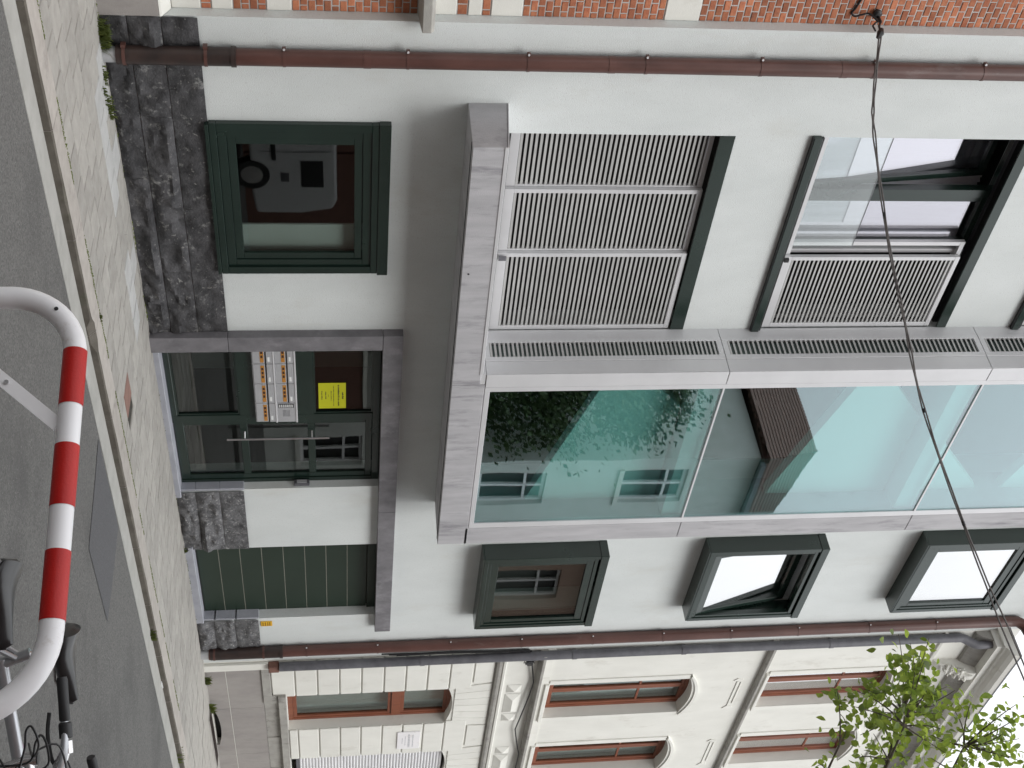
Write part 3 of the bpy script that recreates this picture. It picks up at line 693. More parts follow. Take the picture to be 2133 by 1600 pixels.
for z0, z1, n in runs:
    for r in range(n):
        rowi += 1; z = z0+(z1-z0)*(r+.5)/n; sc = ((z1-z0)/n-.0095)/.0524; x = 5.795; first = True; k2 = 0
        while x > 2.4:
            nm = 'h'; ln = .089 if not (first and rowi % 2) else .041
            if x > (5.66 if z < 4 else 5.60) and nb < 298 and z < 7.75:
                inst('brick', bm3[(rnd.randrange(5), nm)], BH, (x-ln/2, .110+rnd.uniform(-.002, .002), z), (0, 0, 0), (ln/.089, 1, sc)); nb += 1
            else:
                farb.add([(x-ln, .111, z-.026*sc), (x, .111, z-.026*sc), (x, .111, z+.026*sc), (x-ln, .111, z+.026*sc), (x-ln, .120, z-.026*sc), (x, .120, z-.026*sc), (x, .120, z+.026*sc), (x-ln, .120, z+.026*sc)],
                         [(0,1,2,3), (4,5,1,0), (5,6,2,1), (6,7,3,2), (7,4,0,3)])
            x -= ln+.010; first = False; k2 += 1
tag(farb.build('distant_bricks', M['brick'], BH, fix=False), kind='stuff')

# ------------------------------------------------------------------ cream town house on the right
TH = empty('town_house', (19, 0, 0), 'cream painted old town house with red-brown windows and a heavy cornice', 'house')
tx0, tx1 = 15.641, 24.0
wx = [(16.63, 17.65), (18.565, 19.585), (20.5, 21.5)]
hl = [(a, b, 1.046, 3.42) for a, b in wx]+[(a+.02, b, 4.77, 6.97) for a, b in wx]+[(a+.04, b-.02, 8.05, 10.06) for a, b in wx]
hl += [(16.92, 17.98, .01, .105)]
tw = wall_mesh(tx0, tx1, 0, 11.6, 0.0, .45, hl).build('wall', M['cream'], TH, fix=False)
MB().box(tx0, tx1, .45, .5, 0, 11.6).box(tx0, tx0+.25, .5, 8, 0, 11.6).box(tx0, tx1, .5, 8, 11.55, 11.6).build('back_wall', M['dark'], TH, fix=False)
def arch_pts(a, b, zs, rise, n=14):
    c = (a+b)/2; h = (b-a)/2; rad = (h*h+rise*rise)/(2*rise); zc = zs+rise-rad; th = math.asin(h/rad)
    return [(c+rad*math.sin(-th+2*th*i/n), zc+rad*math.cos(-th+2*th*i/n)) for i in range(n+1)]
def arch_fill(a, b, zs, rise, ztop, name='arch_head'):
    p = arch_pts(a, b, zs, rise)
    mb = MB()
    for i in range(len(p)-1):
        mb.prism([p[i], p[i+1], (p[i+1][0], ztop), (p[i][0], ztop)], 'y', .0, .30)
    return mb.build(name, M['cream'], TH, fix=False)
for a, b in wx:
    arch_fill(a, b, 3.315, .085, 3.42); arch_fill(a+.02, b, 6.855, .095, 6.97); arch_fill(a+.04, b-.02, 9.955, .085, 10.06)
# hard stone plinth with cellar opening
def vh(x0, x1, z0, z1): return wall_mesh(x0, x1, z0, z1, -.022, -.001, [(16.93, 17.97, .0, .092)] if z0 < .05 and x0 < 17 < x1 else [])
cuts = [15.825, 16.90, 18.30, 19.75, 21.3, 24.0]
for a, b in zip(cuts[:-1], cuts[1:]):
    if b < 18.4 and a > 16.5:
        mb = MB().box(a+.002, 16.93, -.022, -.001, -.02, .262).box(17.97, b-.002, -.022, -.001, -.02, .262)
        ap = arch_pts(16.93, 17.97, .045, .055)
        for i in range(len(ap)-1): mb.prism([ap[i], ap[i+1], (ap[i+1][0], .262), (ap[i][0], .262)], 'y', -.022, -.001)
        mb.build('plinth_slab', M['hardstone'], TH, fix=False)
    else: box('plinth_slab', M['hardstone'], TH, a+.002, b-.002, -.022, -.001, -.02, .262, .003)
    box('plinth_slab', M['hardstone'], TH, a+.002, b-.002, -.022, -.001, .268, .735, .003)
box('pointing', M['cream'], TH, 15.83, 24.0, -.0235, -.002, .2625, .2675)
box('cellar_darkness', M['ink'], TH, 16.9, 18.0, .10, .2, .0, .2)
box('party_pier', M['cream'], TH, 15.668, 15.82, -.045, -.001, -.01, .842, .006)
box('drain_collar', M['oppbrick'], TH, 15.665, 15.80, -.11, -.001, .845, .985, .01)
# grey ledge stepping up under the windows
MB().box(15.815, 16.555, -.045, -.001, .737, .852).box(16.5551, 16.77, -.045, -.001, .737, .936).build('ledge', M['greytrim'], TH, .004)
box('window_ledge', M['greytrim'], TH, 16.555, 24.0, -.075, .14, .9365, 1.045, .006)
xa = 16.775
while xa < 23.9:
    xb = xa+.36+.1*math.sin(xa*7); box('apron_block', M['greytrim'], TH, xa, xb-.004, -.018-.006*math.sin(xa*5), -.001, .738, .9355, .003); xa = xb
# rusticated courses, one block per course on each pier
cz = [.855, 1.180, 1.484, 1.787, 2.090, 2.400, 2.702, 3.005, 3.318, 3.645]
piers = [(15.67, 16.628), (17.652, 18.563), (19.587, 20.498), (21.502, 24.0)]
for i, (a, b) in enumerate(piers):
    for z0, z1 in zip(cz[:-1], cz[1:]):
        if z1 < 1.2: z0 = 1.047 if i else .856
        a2, b2 = a, b
        if z0 > 3.2: a2, b2 = (a if i == 0 else a-.06), b+.0
        MB().box(a2, b2, -.022, -.0005, z0+.010, z1-.010).build('rustic_block', M['cream'], TH, .009, 2)
for a, b in wx:
    n = 6
    for k in range(n):
        xa, xb = a-.03+(b-a+.06)*k/n, a-.03+(b-a+.06)*(k+1)/n; c = (a+b)/2
        t0, t1 = (xa-c)*.30, (xb-c)*.30
        MB().prism([(xa+.004, 3.42+.0*k), (xb-.004, 3.42), (xb-.004+t1*.5, 3.93), (xa+.004+t0*.5, 3.93)], 'y', -.016, -.0005).build('voussoir', M['cream'], TH, .004)
for a, b in piers: box('rustic_block', M['cream'], TH, a+.12 if a > 16 else a, b-.14, -.018, -.0005, 3.66, 3.93, .006)
# string course, frieze with diamond-point blocks, sill course
MB().prism([(-.0, 3.948), (-.055, 3.955), (-.07, 3.985), (-.07, 4.02), (-.03, 4.035), (0, 4.045)], 'x', 15.66, 24).build('string_course', M['greytrim'], TH)
MB().prism([(-.0, 4.050), (-.028, 4.055), (-.034, 4.085), (-.010, 4.10), (0, 4.10)], 'x', 15.66, 24).build('frieze_moulding', M['cream'], TH)
def hip(x0, x1, z0, z1, d=.055):
    h = min((x1-x0), (z1-z0))/2; zc = (z0+z1)/2; r0, r1 = x0+h, x1-h
    vs = [(x0, -.004, z0), (x1, -.004, z0), (x1, -.004, z1), (x0, -.004, z1), (r0, -.004-d, zc), (r1+.0001, -.004-d, zc)]
    return MB().add(vs, [(0,1,5,4), (1,2,5), (2,3,4,5), (3,0,4)]).build('diamond_point', M['cream'], TH)
for a, b in wx:
    hip(a-.01, a+.20, 4.16, 4.37); hip(a+.25, b-.22, 4.15, 4.38); hip(b-.17, b+.04, 4.16, 4.37)
MB().prism([(0, 4.535), (-.09, 4.545), (-.13, 4.575), (-.13, 4.612), (-.05, 4.632), (0, 4.64)], 'x', 15.66, 24).build('sill_course', M['greytrim'], TH)
MB().box(15.66, 24, -.02, -.0005, 4.645, 4.755).build('pedestal_band', M['cream'], TH)
for a, b in wx:
    box('sill', M['cream'], TH, a-.02, b+.07, -.05, .16, 4.706, 4.768, .006)
    box('sill', M['cream'], TH, a-.02, b+.05, -.05, .16, 7.995, 8.048, .006)
# window surrounds, upper floors
for (zs, zb, rise, da, db) in ((6.855, 4.77, .095, .02, 0), (9.955, 8.05, .085, .04, -.02)):
    for a, b in wx:
        a2, b2 = a+da, b+db
        inner = arch_pts(a2, b2, zs, rise); outer = arch_pts(a2-.105, b2+.105, zs+.015, rise+.08); outer2 = arch_pts(a2-.055, b2+.055, zs+.005, rise+.04)
        for (pa, pb, y) in ((inner, outer2, -.022), (outer2, outer, -.042)):
            mb = MB()
            for i in range(len(pa)-1): mb.prism([pa[i], pa[i+1], pb[i+1], pb[i]], 'y', y, -.0005)
            mb.build('window_hood', M['cream'], TH, fix=False)
        box('surround', M['cream'], TH, a2-.105, a2-.001, -.020, -.0005, zb, zs-.01, .004)
        box('surround', M['cream'], TH, b2+.001, b2+.105, -.020, -.0005, zb, zs-.01, .004)
for a, b in wx:
    box('wall_ornament', M['cream'], TH, a+.16, b-.10, -.012, -.0005, 7.60, 7.618, .003)
    box('wall_ornament', M['cream'], TH, a+.22, b-.16, -.012, -.0005, 7.66, 7.675, .003)
    MB().prism([(a+.10, 7.60), (a+.16, 7.54), (a+.20, 7.70), (a+.13, 7.68)], 'y', -.012, -.0005).build('wall_ornament', M['cream'], TH)
    MB().prism([(b-.10, 7.60), (b-.02, 7.54), (b-.0, 7.70), (b-.07, 7.68)], 'y', -.012, -.0005).build('wall_ornament', M['cream'], TH)
MB().prism([(0, 7.862), (-.06, 7.872), (-.085, 7.90), (-.085, 7.935), (-.03, 7.952), (0, 7.958)], 'x', 15.66, 24).build('string_course', M['greytrim'], TH)
# architrave, consoles, cornice
MB().prism([(0, 10.43), (-.03, 10.44), (-.04, 10.475), (0, 10.49)], 'x', 15.66, 24).build('architrave', M['cream'], TH)
MB().prism([(0, 10.90), (-.05, 10.91), (-.09, 10.97), (-.13, 11.06), (-.16, 11.12), (0, 11.12)], 'x', 15.66, 24).build('bed_moulding', M['greytrim'], TH)
MB().prism([(0, 11.121), (-.285, 11.121), (-.285, 11.205), (-.31, 11.215), (0, 11.215)], 'x', 15.645, 24).build('cornice', M['cream'], TH)
MB().prism([(0, 11.2155), (-.315, 11.2155), (-.33, 11.24), (-.36, 11.255), (-.40, 11.27), (-.45, 11.32), (-.47, 11.39), (0, 11.39)], 'x', 15.60, 24).build('gutter_moulding', M['cream'], TH)
box('gutter_lip', M['pipe_grey'], TH, 15.595, 24, -.475, .0, 11.3905, 11.41)
def console(x):
    k = MB(); pr = [(0, 10.52), (-.05, 10.55), (-.10, 10.66), (-.11, 10.76), (-.16, 10.88), (-.24, 10.98), (-.265, 11.06), (-.265, 11.119), (0, 11.119)]
    k.prism(pr, 'x', x-.09, x+.09).prism([(-.03, 10.6), (-.09, 10.62), (-.15, 10.74), (-.20, 10.86), (-.285, 10.97), (-.285, 11.06), (-.1, 11.06)], 'x', x-.05, x+.05)
    for i in range(26):
        a = rnd.uniform(0, 6.28); v = rnd.uniform(0, 1); k.tube([(x+rnd.uniform(-.11, .11), -.08-.16*v, 10.66+.34*v+rnd.uniform(-.04, .04)), (x+rnd.uniform(-.12, .12), -.13-.17*v, 10.64+.34*v)], [.035, .012], 6)
    k.build('carved_console', M['cream'], TH)
for x in (16.52, 18.1, 20.04, 21.9): console(x)

def old_window(name, x0, x1, z0, z1, transom=None, mull=True, y=.15, gm=None, curtain=True):
    fr = MB(); ring(fr, x0, x1, z0, z1+.05, y, y+.07, .055, .055, .07, .08)
    w = fr.build(name, M['wood'], TH, .004)
    z1 = z1-.0
    if transom: box('transom', M['wood'], w, x0+.0555, x1-.0555, y-.015, y+.07, transom, transom+.13, .005)
    segs = [(x0+.0555, x1-.0555)] if not mull else [(x0+.0555, (x0+x1)/2-.0005), ((x0+x1)/2+.0005, x1-.0555)]
    levels = [(z0+.0705, z1-.0305)] if not transom else [(z0+.0705, transom-.0005), (transom+.1305, z1-.0305)]
    for a, b in segs:
        for c, d in levels:
            s = ring(MB(), a, b, c, d, y+.008, y+.058, .05, .05, .055, .05).build('casement', M['wood'], w, .004)
            box('pane', gm or G_dark, w, a+.05, b-.05, y+.03, y+.036, c+.055, d-.05)
            if mull and not transom and (d-c) > 1.5: box('glazing_bar', M['wood'], w, a+.05, b-.05, y+.018, y+.05, c+(d-c)*.66, c+(d-c)*.66+.035, .003)
    if curtain:
        cv = []; n = 40
        for i in range(n+1):
            x = x0+.03+(x1-x0-.06)*i/n; cv += [(x, y+.16+.018*math.sin(i*1.7), z0), (x, y+.16+.018*math.sin(i*1.7), z1)]
        MB().add(cv, [(2*i, 2*i+2, 2*i+3, 2*i+1) for i in range(n)], 0, True).build('net_curtain', M['curtain'], w, fix=False)
    return w
old_window('window', wx[0][0], wx[0][1], 1.046, 3.37, 2.53, False, gm=G_dark)
for a, b in wx:
    old_window('window', a+.02, b, 4.77, 6.92, gm=G_dark); old_window('window', a+.04, b-.02, 8.05, 10.01, gm=G_sky)
old_window('window', wx[2][0], wx[2][1], 1.046, 3.37, 2.53, False)
rs = empty_part('roller_shutter', (19.07, .08, 1.05), TH)
nsl = 46
sm_ = MB().prism([(.078, 0), (.066, .010), (.062, .022), (.066, .036), (.078, .045), (.090, .045), (.090, 0)], 'x', 18.60, 19.55).mesh('shutter_slat', M['shutter'])
for k in range(nsl): inst('shutter_slat', sm_, rs, (0, 0, 1.165+.0475*k))
box('shutter_rail', M['pipe_grey'], rs, 18.60, 19.55, .06, .095, 1.12, 1.163)
box('shutter_guide', M['wood'], rs, 18.566, 18.60, .05, .11, 1.046, 3.33); box('shutter_guide', M['wood'], rs, 19.55, 19.584, .05, .11, 1.046, 3.33)

gp = MB(); gp.tube([(15.70, -.075, .99), (15.70, -.075, 10.58)], .064, 18)
gpo = gp.build('downpipe', M['pipe_grey'], TH)
MB().tube([(15.70, -.075, 10.56), (15.70, -.075, 10.66), (15.715, -.09, 10.72), (15.76, -.15, 10.86), (15.765, -.17, 10.92), (15.765, -.17, 11.12)], [.066, .066, .066, .066, .062, .055], 16).build('pipe_elbow', M['pipe_grey'], gpo)
for z in (2.9, 5.0, 6.55, 8.7): MB().tube([(15.70, -.075, z-.03), (15.70, -.075, z+.03)], .071, 18).box(15.69, 15.71, -.05, -.001, z-.01, z+.01).build('pipe_bracket', M['pipe_grey'], gpo)
# cable bundle between the pipes and the junction under the sill course
cb_ = MB()
for k in range(3):
    cb_.tube([(15.56+.012*k, -.03-.008*k, 2.35+.1*k), (15.575+.01*k, -.032, 2.9), (15.57+.012*k, -.03, 3.3), (15.60+.01*k, -.034, 3.9), (15.61+.01*k, -.03, 4.38), (15.72, -.03, 4.44+.01*k)], .011, 6)
cbo = cb_.build('cable_bundle', M['black'], None); tag(cbo, 'black cable bundle climbing between the brown and the grey downpipe', 'cable')
jb = MB().box(15.86, 15.95, -.07, -.001, 4.36, 4.45)
for _ in range(16):
    a = Vector((15.88+rnd.uniform(-.02, .06), -.06, 4.40+rnd.uniform(-.03, .03))); c = a+Vector((rnd.uniform(-.14, .10), rnd.uniform(-.06, .03), rnd.uniform(-.14, .10))); e = a+Vector((rnd.uniform(-.16, .14), .03, rnd.uniform(-.06, .12)))
    jb.tube(bezier(a, c, e, 5), .006, 5)
tag(jb.build('cable_junction', M['black'], None), 'tangled black cable junction beside the grey downpipe', 'junction box')
pts_ = [(15.95, -.05, 4.44), (16.47, -.06, 4.515), (16.85, -.065, 4.49), (17.23, -.06, 4.455), (17.9, -.05, 4.39), (18.3, -.06, 4.45), (18.69, -.07, 4.52), (19.3, -.08, 4.51), (20.5, -.08, 4.50)]
tag(MB().tube(pts_, .010, 6).build('wall_cable', M['black'], None), 'thin dark cable sagging along the frieze of the cream house', 'cable')

# white plaque
pq = tag(MB().box(17.845, 18.375, -.040, -.0225, 2.63, 2.968).build('wall_plaque', M['white_paint'], None, .003), 'white rectangular plaque with faint grey print beside the roller shutter', 'sign')
pr_ = MB()
for (z, a, b, h) in ((2.855, 17.93, 18.30, .020), (2.79, 17.91, 18.315, .036), (2.745, 17.97, 18.25, .014), (2.70, 18.02, 18.20, .014)):
    x = a
    while x < b:
        ww = rnd.uniform(.008, .022); pr_.box(x, x+ww, -.0408, -.0402, z, z+h*rnd.uniform(.6, 1)); x += ww+rnd.uniform(.004, .012)
tag(pr_.build('print', M['ink_grey'], pq, fix=False), kind='stuff')
cg = empty('cellar_grate', (17.3, -.2, 0), 'rusty cellar grate let into the pavement before the plinth', 'grate')
ring_ = MB().box(16.70, 18.25, -.30, -.272, -.02, .008).box(16.70, 18.25, -.055, -.027, -.02, .008).box(16.70, 16.728, -.272, -.055, -.02, .008).box(18.222, 18.25, -.272, -.055, -.02, .008)
ring_.build('grate_frame', M['greytrim'], cg)
bmh = MB().box(0, .014, -.272, -.055, -.006, .006).mesh('grate_bar', M['pipe_dark'])
for k in range(38): inst('grate_bar', bmh, cg, (16.74+.039*k, 0, 0))
box('grate_pit', M['ink'], cg, 16.73, 18.22, -.27, -.057, -.0115, -.0095)

# ------------------------------------------------------------------ small signs
nt_ = tag(MB().box(10.235, 10.640, .1275, .1288, 1.594, 1.880).build('notice', M['yellow'], None), 'yellow paper notice taped inside the entrance side light', 'notice')
nt_['label'] = 'yellow paper notice stuck on the glass beside the entrance door'
np_ = MB()
for (z, a, b, h) in ((1.838, 10.385, 10.49, .020), (1.795, 10.27, 10.60, .018), (1.748, 10.28, 10.60, .009), (1.722, 10.36, 10.52, .009), (1.694, 10.42, 10.455, .008), (1.664, 10.37, 10.49, .013), (1.624, 10.36, 10.50, .013)):
    x = a
    while x < b:
        ww = rnd.uniform(.006, .012); np_.box(x, min(x+ww, b), .1268, .1272, z, z+h*rnd.uniform(.65, 1)); x += ww+rnd.choice((.003, .003, .004, .010))
tag(np_.build('print', M['ink'], nt_, fix=False), kind='stuff')
am = tag(MB().box(14.655, 14.765, -.012, -.001, .792, .935).build('marker_plate', M['amber'], None, .005, 2), 'small amber marker plate on the wall right of the garage door', 'sign')
ap_ = MB()
for k, z in enumerate((.905, .88, .85, .82)):
    for q in range(4): ap_.box(14.672+.022*q, 14.686+.022*q, -.0128, -.0122, z-.006, z+.006)
tag(ap_.build('print', M['ink_brown'], am, fix=False), kind='stuff')

# ------------------------------------------------------------------ overhead cable
S0 = Vector((5.70, -.13, 6.235))
cpts = [S0, Vector((6.02, -.60, 6.135)), Vector((6.214, -.888, 6.119)), Vector((6.704, -1.557, 6.187)), Vector((7.1, -2.10, 6.29)), Vector((7.521, -2.67, 6.413)), Vector((8.135, -3.506, 6.735)),
        Vector((8.756, -4.352, 7.125)), Vector((10.2, -6.32, 8.08)), Vector((12.0, -8.77, 9.32)), Vector((14.0, -11.5, 10.8))]
def catmull(P, n=8):
    o = []
    for i in range(len(P)-1):
        p0, p1, p2, p3 = P[max(i-1, 0)], P[i], P[i+1], P[min(i+2, len(P)-1)]
        for k in range(n):
            t = k/n; o.append(.5*((2*p1)+(p2-p0)*t+(2*p0-5*p1+4*p2-p3)*t*t+(3*p1-p0-3*p2+p3)*t**3))
    return o+[P[-1]]
cp = catmull(cpts)
oc = empty('overhead_cable', S0, 'pair of thin dark cables strung across the street from the brick house', 'cable')
for sgn in (-1, 1):
    q = []
    for i, p in enumerate(cp):
        s_ = i/(len(cp)-1); sep = .007+.003*math.sin(i*1.3)+max(0, s_-.60)*.22
        q.append(p+Vector((0, 0, sgn*sep+.0))+Vector((.004*sgn*math.cos(i), 0, 0)))
    MB().tube(q, .0068, 6).build('strand', M['cable'], oc)
for i, r2 in ((22, .013), (40, .017), (47, .014)):
    d = (cp[i+1]-cp[i]).normalized(); MB().tube([cp[i]-d*.018, cp[i]+d*.018], r2, 8).build('cable_tie', M['black'], oc)
ca = empty('cable_anchor', (5.70, .10, 6.24), 'black insulator and hook that holds the overhead cable to the brick wall', 'wall anchor')
MB().tube([(5.690, .105, 6.27), (5.690, -.01, 6.268)], .014, 8).tube([(5.690, -.01, 6.268), (5.695, -.06, 6.24), (5.70, -.13, 6.235)], .010, 8).build('hook', M['black'], ca)
MB().tube([(5.672, .108, 6.262), (5.672, .09, 6.262), (5.672, .075, 6.262), (5.672, .06, 6.262)], [.03, .04, .04, .022], 12).build('insulator', M['black'], ca)
MB().tube([(5.70, -.10, 6.25), (5.71, -.14, 6.235), (5.74, -.17, 6.21)], [.02, .03, .016], 8).tube([(5.69, .0, 6.24), (5.70, -.05, 6.19), (5.71, -.11, 6.20)], .008, 6).build('clamp', M['black'], ca)
MB().tube(catmull([Vector(v) for v in [(5.69, -.01, 6.25), (5.665, .07, 6.19), (5.68, .08, 6.13), (5.70, .085, 6.075), (5.675, .10, 6.045), (5.62, .10, 6.07), (5.40, .10, 6.12), (5.0, .10, 6.15)]], 5), .009, 6).build('drop_wire', M['black'], ca)

# ------------------------------------------------------------------ red and white tube barrier
P0 = Vector((2.755, -6.408, 0)); D0 = Vector((.257, -.966, 0)).normalized()
def BP(s, z): return P0+D0*s+Vector((0, 0, z))
bar = empty('tube_barrier', BP(.42, .03), 'red and white striped tube barrier bent down at both ends', 'barrier')
zr = 1.02; rb = .0318
def arc(cx, cz, r, a0, a1, n): return [BP(cx+r*math.cos(a0+(a1-a0)*i/n), cz+r*math.sin(a0+(a1-a0)*i/n)) for i in range(n+1)]
path = [BP(-.172, .0), BP(-.172, .5)]+arc(.018, zr-.19, .19, math.pi, math.pi/2, 12)+[BP(.3, zr), BP(.6, zr)]+arc(.80, zr-.22, .22, math.pi/2, 0, 12)+[BP(1.02, .5), BP(1.02, .0)]
MB().tube(path, rb, 24).build('tube', M['white_paint'], bar)
for a, b in ((.004, .175), (.294, .472), (.595, .781)):
    MB().tube([BP(a, zr), BP((a+b)/2, zr), BP(b, zr)], rb+.0012, 28, cap=False).build('red_band', M['red_tape'], bar)
n_ = Vector((D0.y, -D0.x, 0)); br = MB(); a, b = BP(.232, .992), BP(-.165, .548); ax = (b-a).normalized(); up_ = ax.cross(n_).normalized()
vs = [p+n_*(.003*q)+up_*(.019*r) for p in (a, b) for q, r in ((-1, -1), (1, -1), (1, 1), (-1, 1))]
br.add(vs, [(0,1,2,3), (7,6,5,4), (0,4,5,1), (1,5,6,2), (2,6,7,3), (3,7,4,0)]); br.build('brace', M['white_paint'], bar)
hp = BP(-.135, .955)-n_*(-.0)
for k in (1, -1): MB().tube([BP(-.117, .965)+n_*.028*k, BP(-.117, .965)+n_*.0335*k], .006, 10).build('bolt_hole', M['ink'], bar)
for s in (-.172, 1.02): MB().tube([BP(s, .03), BP(s, .045)], [.062, .058], 16).build('foot_collar', M['white_paint'], bar)
MB().tube([BP(.10, .845)+n_*.0035, BP(.10, .845)+n_*.008], .007, 8).build('bolt', M['chrome'], bar)

# ------------------------------------------------------------------ bicycles
def bicycle(name, base, ang, lab, paint, seat_h, style):
    ca_, sa_ = math.cos(ang), math.sin(ang); o = Vector(base)
    def W(s, t, z): return Vector((o.x+ca_*s-sa_*t, o.y+sa_*s+ca_*t, o.z+z))
    root = empty(name, base, lab, 'bicycle', 'bicycles leaning at the barrier')
    Rw = .335; ra, fa = -.30, .74; bb = .13
    stx = style['stem_s']; hz = style['head_z']
    fr = MB(); ft = .017
    seat_t = W(-.03, 0, style['tt_z'] if 'tt_z' in style else seat_h-.17)
    head_t, head_b = W(stx+.02, 0, hz), W(stx+.06, 0, hz-.13)
    fr.tube([W(bb, 0, .285), W(-.045, 0, seat_h-.13)], ft, 12)
    fr.tube([W(bb, 0, .285), head_b], style.get('dt', .019), 12)
    fr.tube([seat_t, W(stx+.03, 0, hz-.03)], style.get('tt', .016), 14)
    fr.tube([head_t, head_b], .021, 12)
    for t in (-.055, .055):
        fr.tube([W(bb, t*.6, .285), W(ra, t, Rw)], .010, 8); fr.tube([W(-.035, t*.3, seat_h-.17), W(ra, t, Rw)], .009, 8)
    fr.build('frame', paint, root)
    fk = MB()
    for t in (-.05, .05): fk.tube([head_b+Vector((0, 0, -.01)), W(stx+.08, t, hz-.18), W(stx+.16, t, .55), W(fa, t, Rw)], .012, 8)
    fk.build('fork', style.get('fork', paint), root)
    for s in (ra, fa):
        c = W(s, 0, Rw)
        circ = lambda r: [c+Vector((ca_*r*math.cos(q), sa_*r*math.cos(q), r*math.sin(q))) for q in [2*math.pi*i/40 for i in range(40)]]
        wh = MB().tube(circ(Rw-.018), .018, 8, closed=True).build('wheel', M['rubber'], root)
        MB().tube(circ(Rw-.042), .010, 6, closed=True).build('rim', M['chrome'], wh)
        sp = MB()
        for i in range(28):
            q = 2*math.pi*i/28; t = .03 if i % 2 else -.03
            sp.tube([c+Vector((-sa_*t, ca_*t, 0)), c+Vector((ca_*(Rw-.045)*math.cos(q), sa_*(Rw-.045)*math.cos(q), (Rw-.045)*math.sin(q)))], .0012, 4, cap=False)
        tag(sp.build('spokes', M['chrome'], wh, fix=False), kind='stuff'); MB().tube([W(s, -.055, Rw), W(s, .055, Rw)], .018, 10).build('hub', M['chrome'], wh)
        mg = MB(); a0, a1 = (.25, 2.9) if s == ra else (.35, 2.6)
        n = 16; v = []
        for i in range(n+1):
            q = a0+(a1-a0)*i/n
            for t, rr in ((-.026, Rw+.012), (0, Rw+.022), (.026, Rw+.012)): v.append(c+Vector((ca_*rr*math.cos(q)-sa_*t, sa_*rr*math.cos(q)+ca_*t, rr*math.sin(q))))
        mg.add(v, [(3*i+j, 3*i+j+1, 3*i+j+4, 3*i+j+3) for i in range(n) for j in (0, 1)], 0, True); mg.build('mudguard', style.get('guard', M['black']), root, fix=False)
    cr = MB(); cr.tube([W(bb, -.07, .285), W(bb, .07, .285)], .02, 10).tube([W(bb, .075, .285), W(bb+.15, .075, .22)], .009, 8).tube([W(bb, -.075, .285), W(bb-.15, -.075, .35)], .009, 8)
    cr.build('crank', M['chrome'], root)
    for t, s, z in ((.12, bb+.15, .22), (-.12, bb-.15, .35)): MB().add([W(s-.045, t-.04, z-.012), W(s+.045, t-.04, z-.012), W(s+.045, t+.04, z-.012), W(s-.045, t+.04, z-.012), W(s-.045, t-.04, z+.012), W(s+.045, t-.04, z+.012), W(s+.045, t+.04, z+.012), W(s-.045, t+.04, z+.012)], [(0,3,2,1),(4,5,6,7),(0,1,5,4),(1,2,6,5),(2,3,7,6),(3,0,4,7)]).build('pedal', M['rubber'], root)
    q = [W(ra+.045*math.cos(k), -.05, Rw+.045*math.sin(k)) for k in [1.57+.3*i for i in range(11)]]+[W(bb+.09*math.cos(k), -.05, .285+.09*math.sin(k)) for k in [-1.57+.3*i for i in range(11)]]
    MB().tube(q, .005, 5, closed=True).build('chain', M['pipe_dark'], root)
    MB().tube([W(-.04, 0, seat_h-.14), W(0-.005, 0, seat_h-.045)], .0135, 12).build('seatpost', M['chrome'], root)
    # saddle: wide at the back, long nose, domed top
    sd = MB(); prof = [(-.126, .020, .008), (-.123, .045, .018), (-.114, .064, .028), (-.095, .075, .036), (-.070, .076, .042), (-.040, .069, .042), (-.010, .055, .038), (.018, .041, .033), (.045, .030, .029), (.070, .024, .026), (.095, .020, .024), (.112, .017, .021), (.122, .012, .015), (.127, .005, .007)]
    n = 20; vs = []
    for s, wd, th in prof:
        zt = seat_h+.010*(abs(s)/.14)**2+.020*max(0, (-s-.03)/.1)**2-(.018 if abs(s) > .121 else 0)
        for i in range(n):
            q = 2*math.pi*i/n; cx, sz = math.cos(q), math.sin(q)
            drop = .020*abs(cx)**3
            vs.append(W(s, wd*cx, zt-.026+(.026*sz if sz > 0 else th*sz*.9)-drop*.5))
    m_ = len(prof)
    fs = [(i*n+k, i*n+(k+1) % n, (i+1)*n+(k+1) % n, (i+1)*n+k) for i in range(m_-1) for k in range(n)]+[tuple(range(n-1, -1, -1)), tuple(range((m_-1)*n, m_*n))]
    sd.add(vs, fs, 0, True); so = sd.build('saddle', M['saddle'], root)
    so['label'] = 'smooth black saddle'
    rl = MB()
    for t in (-.022, .022): rl.tube([W(-.10, t, seat_h-.035), W(-.05, t, seat_h-.058), W(.04, t, seat_h-.058), W(.11, t*.5, seat_h-.028)], .0038, 6)
    rl.tube([W(-.02, -.03, seat_h-.055), W(-.02, .03, seat_h-.055)], .014, 10)
    rl.build('saddle_rails', M['chrome'], so)
    # stem and swept handlebar
    zt = style['bar_z']; MB().tube([W(stx+.02, 0, hz-.02), W(stx-.005, 0, zt-.01)], .0125, 12).tube([W(stx-.005, 0, zt-.02), W(stx-.007, 0, zt+.016)], .019, 14).tube([W(stx-.005, 0, zt-.006), W(stx+.055, 0, zt+.006)], .014, 12).build('stem', M['chrome'], root)
    MB().tube([W(stx-.007, 0, zt+.0165), W(stx-.007, 0, zt+.020)], .0165, 14).build('stem_cap', M['rubber'], root)
    hw, sw = style['bar_w'], style['sweep']
